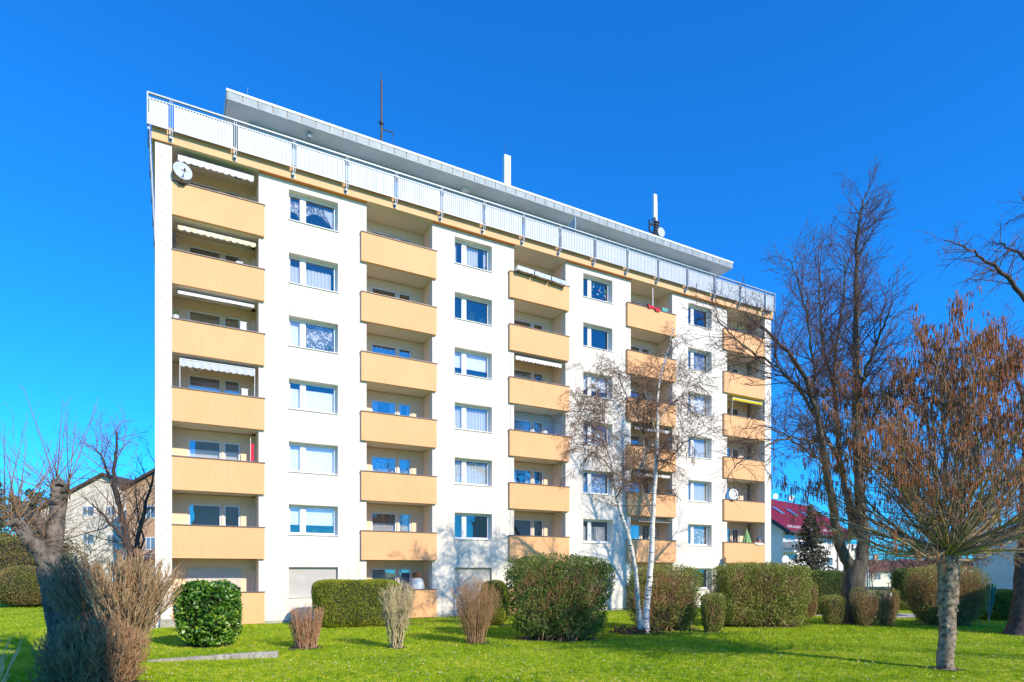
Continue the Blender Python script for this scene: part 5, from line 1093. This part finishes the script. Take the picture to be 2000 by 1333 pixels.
q = MB(); q.box(0, 5.5, 0, 6, 0, 2.35); q.build('wall', M['housew'], t); q = MB(); q.box(-.25, 5.75, -.25, 6.2, 2.353, 2.6); q.build('roof', M['barge'], t); q = MB(); q.box(1.3, 3.8, -.04, -.003, .05, 2.0); q.build('door', M['shut'], t); q = MB(); q.box(2.0, 2.5, -.06, -.003, 1.3+.8, 2.25); q.build('vent', M['brownroof'], t)
# blue car
a = W(1735, 0, 55); t = thing('parked_car', 'small blue car parked on the lower street before the pale garage', 'car', (a[0], 55, -2.0), R(8))
blue = mat('blue_car_paint', (.01, .05, .30), (.012, .06, .34), .25, 2, spec=.7)
prof = [(-2.0, .35), (-2.0, .85), (-1.85, .98), (-1.0, 1.05), (-.35, 1.52), (.9, 1.56), (1.65, 1.1), (1.98, 1.0), (2.02, .4), (1.6, .3), (-1.6, .3)]
q = MB(); q.prism([(x, -.8, z) for x, z in prof], (0, 1.6, 0)); ob = q.build('body', blue, t); bv = ob.modifiers.new('bevel', 'BEVEL'); bv.width = .06; bv.segments = 2
for ys in (-.81, .802):
    q = MB(); q.prism([(-.85, ys, 1.08), (-.3, ys, 1.46), (.28, ys, 1.49), (.28, ys, 1.08)], (0, .008, 0)); q.build('side_window', M['farglass'], t); q = MB(); q.prism([(.36, ys, 1.08), (.36, ys, 1.49), (.85, ys, 1.48), (1.4, ys, 1.12)], (0, .008, 0)); q.build('side_window', M['farglass'], t)
q = MB(); q.prism([(-1.02, -.68, 1.075), (-.40, -.62, 1.50), (-.40, .62, 1.50), (-1.02, .68, 1.075)], (-.02, 0, .02)); q.build('windscreen', M['farglass'], t)
for xx in (-1.3, 1.25):
    for yy in (-.82, .64):
        q = MB(); q.lathe((xx, yy, .32), [(0, 0), (.2, 0), (.31, .01), (.32, .04), (.32, .15), (.31, .18), (0, .18)], 18, 'y'); wh = q.build('wheel', M['dark'], t); q = MB(); q.lathe((xx, yy-.006 if yy < 0 else yy+.182, .32), [(0, 0), (.19, 0), (.19, .005), (0, .005)], 14, 'y'); q.build('rim', M['zinc'], wh)
for yy in (-.6, .45): q = MB(); q.box(-2.03, -1.99, yy, yy+.2, .68, .82); q.build('headlight', M['pvc'], t)
# yellow loader
a = W(1752, 0, 76); t = thing('wheel_loader', 'tiny yellow wheel loader above the garage roof in the distance', 'loader', (a[0], 76, -1.95)); yl = mat('yellow_paint', (.80, .52, .02), (.84, .58, .03), .5, 3)
q = MB(); q.prism([(-.9, -.6, .8), (1.1, -.6, .8), (1.1, -.6, 1.5), (.2, -.6, 1.75), (-.9, -.6, 1.7)], (0, 1.2, 0)); q.build('body', yl, t); q = MB()
for x in (-.8, .1):
    for y in (-.5, .5): q.box(x, x+.08, y-.04, y+.04, 1.76, 2.7)
q.box(-.9, .3, -.6, .6, 2.703, 2.8); q.build('cab', yl, t); q = MB(); q.prism([(1.5, -.8, .4), (2.2, -.8, .4), (2.1, -.8, .55), (1.7, -.8, 1.1), (1.5, -.8, 1.0)], (0, 1.6, 0)); q.prism([(.9, -.2, 1.2), (1.6, -.2, .8), (1.6, -.2, .95), (.9, -.2, 1.4)], (0, .4, 0)); q.build('bucket', yl, t)
for xx in (-.6, .8):
    for yy in (-.85, .55): q = MB(); q.lathe((xx, yy, .5), [(0, 0), (.5, 0), (.5, .3), (0, .3)], 14, 'y'); q.build('wheel', M['dark'], t)
# banners
pk = mat('pink_red_banner', (.70, .05, .14), (.76, .10, .2), .8, 2)
for i, (x0, x1) in enumerate(((1866, 1875), (1878, 1889), (1895, 1905))):
    A_, B_ = W(x0, 0, 64), W(x1, 0, 64); w_ = B_[0]-A_[0]; t = thing('banner', ['leftmost of the three pink and white banners behind the catkin tree trunk', 'middle one of the three pink and white banners', 'rightmost pink and white banner nearest the shade tinted gable wall'][i], 'banner', (A_[0], 64, -2), 0, 'pink banners in the distance')
    q = MB(); q.box(-.08, -.02, -.03, .03, 0, 4.9); q.build('pole', M['railm'], t); q = MB(); q.box(0, w_, -.01, .01, 2.3, 4.75); q.build('cloth', pk, t)
    q = MB()
    for k in range(3): z = 2.6+k*.75; q.prism([(.04, -.022, z), (w_-.04, -.022, z+.35), (w_-.04, -.022, z+.55), (.04, -.022, z+.2)], (0, .01, 0))
    q.build('white_stripes', M['pvc'], t)
# street lamp
a = W(1694, 0, 45); t = thing('street_lamp', 'pale grey street lamp with a flat disc head right of the lime tree', 'street lamp', (a[0], 45, float(terrain(a[0], 45)))); hh = CH+(HZ-1083)*45/F-float(terrain(a[0], 45))
q = MB(); q.tube([(0, 0, 0), (0, 0, 1.0), (0, 0, hh-.3)], [.09, .07, .05], 10); q.build('pole', M['zinc'], t); q = MB(); q.lathe((0, 0, hh-.3), [(.05, 0), (.14, .05), (.12, .3), (.04, .32)], 12); q.build('lantern', M['pvc'], t); q = MB(); q.lathe((0, 0, hh), [(0, 0), (.3, .0), (.3, .03), (.1, .09), (0, .1)], 16); q.build('lamp_cap', M['railm'], t)
# covered rotary dryer
Bp = G(1931, 1214); t = thing('rotary_dryer', 'folded rotary clothes dryer in a dark green cover standing before the box hedge', 'clothes dryer', Bp, R(10)); t.rotation_euler = (0, R(3.5), R(10))
q = MB(); q.tube([(0, 0, 0), (0, 0, 1.72)], .028, 8); q.build('pole', M['railm'], t); q = MB()
nn = 16; prof = [(.05, .28), (.07, .33), (.10, .7), (.15, 1.2), (.20, 1.66), (.205, 1.70), (.0, 1.71)]
for (rr, z) in prof:
    for i in range(nn): a_ = 2*PI*i/nn; q.v.append((rr*(1+.16*(i % 2))*math.cos(a_), rr*(1+.16*(i % 2))*math.sin(a_), z))
for i in range(len(prof)-1):
    for k in range(nn): q.f.append([i*nn+k, i*nn+(k+1) % nn, (i+1)*nn+(k+1) % nn, (i+1)*nn+k])
q.build('cover', mat('dark_green_cover', (.02, .10, .09), (.05, .20, .17), .6, 9, stretch=(6, 6, .6)), t)
q = MB()
for a_ in (0.4, 2.2, 3.9, 5.3): q.tube([(.07*math.cos(a_), .07*math.sin(a_), .38), (.225*math.cos(a_), .225*math.sin(a_), 1.69)], .014, 5)
q.build('arms', M['railm'], t)
# path, paving, kerb beam, block
q = mk('path', [(15.5, 30.0, .006), (24.5, 30.0, .006), (25.2, 32.6, .006), (15.5, 33.4, .006)], [[0, 1, 2, 3]], M['path']); tag(q, kind='structure')
q = mk('paving', [tuple(BW(-2.6, -.3, .006)), tuple(BW(-.02, -.9, .006)), tuple(BW(-.02, 9, .006)), tuple(BW(-2.6, 9, .006))], [[0, 1, 2, 3]], M['pave']); tag(q, kind='structure')
A_, B_ = G(290, 1293), G(543, 1285); d_ = (B_-A_); L = np.linalg.norm(d_); t = MB(); rnd = random.Random(8); n = 40; ysec = [(-.11, -.05), (-.11, .13), (-.07, .165), (.08, .165), (.11, .13), (.11, -.05)]
for i in range(n+1):
    for (y, z) in ysec: t.v.append((L*i/n, y+rnd.gauss(0, .004), (z*(.25+.75*min(1, i/n*1.2)) if z > 0 else z)+rnd.gauss(0, .004)))
for i in range(n):
    for k in range(6): t.f.append([i*6+k, i*6+(k+1) % 6, (i+1)*6+(k+1) % 6, (i+1)*6+k])
t.f += [[5, 4, 3, 2, 1, 0], [n*6+k for k in range(6)]]
o = t.build('kerb_beam', M['conc']); o.location = tuple(A_); o.rotation_euler = (0, 0, math.atan2(d_[1], d_[0])); tag(o, 'long weathered concrete edging beam lying in the lawn below the laurel bush', 'kerb')
Bp = G(330, 1226); t = MB(); t.prism([(-.34, -.15, 0), (.34, -.15, 0), (.34, .15, 0), (-.34, .15, 0)], (0, 0, .36)); o = t.build('concrete_block', M['conc']); bv = o.modifiers.new('bevel', 'BEVEL'); bv.width = .02; bv.segments = 2; o.location = tuple(Bp); o.rotation_euler = (0, 0, UA); tag(o, 'rough concrete block at the foot of the left corner pilaster', 'concrete block')
# side gate beside the block
t = bthing('side_gate', 'dark blue barred gate at the left side of the block behind the vase bush', 'gate', -2.2, 2.2, 0)
q = MB(); q.box(0, .06, 0, .06, 0, 1.5); q.box(2.0, 2.06, 0, .06, 0, 1.5); q.box(.06, 2.0, .01, .05, 1.44, 1.5); q.box(.06, 2.0, .01, .05, .1, .16); q.box(.06, 2.0, .01, .05, .75, .79); q.build('gate_frame', mat('dark_blue_paint', (.015, .03, .06), rough=.5), t)
q = MB()
for i in range(14): q.box(.16+i*.13, .18+i*.13, .02, .04, .16, 1.44)
q.build('bars', M['dark'], t)
t = bthing('ventilation_pipe', 'thin grey pipe with a cap in front of the left corner pilaster', 'pipe', .18, -.30, 0)
q = MB(); q.tube([(0, 0, 0), (0, 0, .95)], .02, 8); q.build('pipe', M['zinc'], t); q = MB(); q.lathe((0, 0, .95), [(.02, 0), (.045, .01), (.045, .06), (0, .07)], 10); q.build('pipe_cap', M['dark'], t)
for j, (x, lab) in enumerate(((250, 'white slim post behind the vase bush, nearer the block'), (214, 'white notice post with a black foot behind the vase bush'))):
    P = W(x, 0, 30); t = thing('white_post', lab, 'post', (P[0], 30, 0)); q = MB(); q.box(-.06-.08*j, .06+.08*j, -.04, .04, .0+.3*j, 1.15); q.build('post_shaft', M['pvc'], t); q = MB(); q.box(-.1-.08*j, .1+.08*j, -.08, .08, 0, .12) if not j else q.box(-.15, .15, -.05, .05, 0, .298); q.build('post_foot', M['dark'], t)
t = thing('garden_wall', 'low pale garden wall at the far left behind the ball bush', 'wall', (-50, 52, 0)); q = MB(); q.box(0, 38, 0, .3, 0, 1.2); q.build('wall_body', M['housew'], t); q = MB(); q.box(-.05, 38.05, -.05, .35, 1.203, 1.3); q.build('wall_cap', M['conc'], t)

# plain blocks added out of view to cast shade on the bushes and hedges
TW = np.array([12.0, -8.2]); ang = math.atan2(SUN.y, SUN.x)
t = thing('shade_tower', 'tall plain unseen tower added behind the camera to shade the left bushes', 'tower', (TW[0], TW[1], 0), ang); q = MB(); q.box(0, 9, -4.6, 0, 0, 20.2); q.build('wall', M['housew'], t); q = MB(); q.box(-.02, 9.2, -4.8, .02, 20.203, 20.4); q.build('roof', M['cap'], t)  # added box, narrow and tall so its shade falls on the left bushes
CS = np.array([17.8, 22.6])+np.array([SUN.x, SUN.y])*15.5; t = thing('shade_block', 'plain rendered block added out of view at the right to shade the hedges', 'house', (CS[0], CS[1], 0), ang); q = MB(); q.box(0, 10, 0, 16, 0, 10.4); q.build('wall', M['housew'], t); q = MB(); q.box(-.3, 10.3, .0, 16.3, 10.403, 10.7); q.build('roof', M['brownroof'], t)  # added box, set so its shade edge crosses the right lawn

far_tree('bare tree just outside the right edge whose shadow crosses the lawn', 2560, 800, 13.0, 1.6, 76)
# ------------------------------------------------------------------ grass
M['grass'] = leafmat('grass_blades', [(.14, .27, .006), (.30, .45, .008), (.44, .56, .012), (.66, .62, .08)], .35, 5, .45, .6, .25)
rng = np.random.RandomState(1)
SOIL += [(*G(1848, 1308)[:2], .30, .30, 0), (*G(1260, 1238)[:2], .5, .4, 0), (*G(1668, 1218)[:2], .85, .8, 0)]
def bare(X, Y):
    N = noise3(np.stack([X, Y, 0*X], 1), 4., 31)*.16+noise3(np.stack([X, Y, 0*X], 1), 14., 32)*.08; m_ = np.zeros(len(X), bool)
    for (x, y, rx, ry, rz) in SOIL:
        c, s_ = math.cos(rz), math.sin(rz); u_, v_ = (X-x)*c+(Y-y)*s_, -(X-x)*s_+(Y-y)*c; m_ |= (np.hypot(u_/rx, v_/ry)+N) < 1
    return m_
VV_ = []; FF_ = []
for (x, y, rx, ry, rz) in SOIL:
    b_ = len(VV_); VV_.append((x, y, .012)); n_ = 40
    for i in range(n_):
        a = 2*PI*i/n_; k = 1.12+.1*math.sin(a*5+x)+.06*math.sin(a*11); u_, v_ = rx*k*math.cos(a), ry*k*math.sin(a); VV_.append((x+u_*math.cos(rz)-v_*math.sin(rz), y+u_*math.sin(rz)+v_*math.cos(rz), .008+.0006*(len(FF_) // 40)))
    VV_[b_] = (x, y, .008+.0006*(len(FF_)//40)); FF_ += [[b_, b_+1+i, b_+1+(i+1) % n_] for i in range(n_)]
tag(mk('soil', VV_, FF_, mat('dark_soil', (.06, .042, .028), (.12, .085, .055), .95, 8, .8, 30)), kind='structure')
def scatter(n, ymin, ymax):
    Y = 1/rng.uniform(1/ymax, 1/ymin, n); X = rng.uniform(-1.0, 1.0, n)*Y*.93
    off = (X-P0[0])*VX[0]+(Y-P0[1])*VX[1]; s_ = (X-P0[0])*UX[0]+(Y-P0[1])*UX[1]
    ok = ~((off > -.05) & (s_ > -2.6) & (s_ < WID+.2)) & ~((X > 15.5) & (X < 25) & (Y > 29.9) & (Y < 33.5)) & ~((off > -.6) & (s_ > -2.6) & (s_ < 0))
    return X[ok], Y[ok]
X, Y = scatter(400000, 11.2, 46); k_ = ~bare(X, Y); X, Y = X[k_], Y[k_]; n = len(X)
h_ = (.032+.02*rng.rand(n))*(1+.35*noise3(np.stack([X, Y, 0*X], 1), 1.1, 5)); h_ = np.clip(h_, .012, .09)*np.clip(Y/16, 1, 1.5); a = rng.uniform(0, 2*PI, n); lean = rng.uniform(.2, 1.1, n); wd = .0075*np.clip(Y/14, 1, 2.2)
b2 = rng.uniform(0, 2*PI, n); Z = terrain(X, Y); C = np.stack([X, Y, Z], 1); dv_ = np.stack([np.cos(b2), np.sin(b2), 0*a], 1)*wd[:, None]; tp = C+np.stack([np.cos(a)*h_*lean, np.sin(a)*h_*lean, h_], 1)
V = np.stack([C-dv_, C+dv_, tp], 1).reshape(-1, 3); o = mk('grass', V, np.arange(3*n).reshape(-1, 3), M['grass']); tag(o, 'short bright green lawn grass', 'grass', None, 'stuff')
X, Y = scatter(3200, 12, 30); n = len(X); C = np.stack([X, Y, np.full(n, .05)+.01*rng.rand(n)], 1); s_ = .011; V = np.stack([C+np.array([s_*math.cos(k), s_*math.sin(k), .006*math.sin(3*k)]) for k in (0, 1.26, 2.51, 3.77, 5.03)], 1).reshape(-1, 3)
o = mk('daisies', V, np.arange(5*n).reshape(-1, 5), M['pvc']); tag(o, 'tiny white daisies scattered through the lawn', 'flowers', None, 'stuff')
X, Y = scatter(1300, 12, 27); C = np.stack([X, Y, np.full(len(X), .05)], 1); V, Fq = leaves(C, .028, rng, (np.array([1, .3, 0.]), .5)); o = mk('scattered_leaves', V, Fq, M['straw']); tag(o, 'dry brown leaves scattered over the lawn', 'leaves', None, 'stuff')
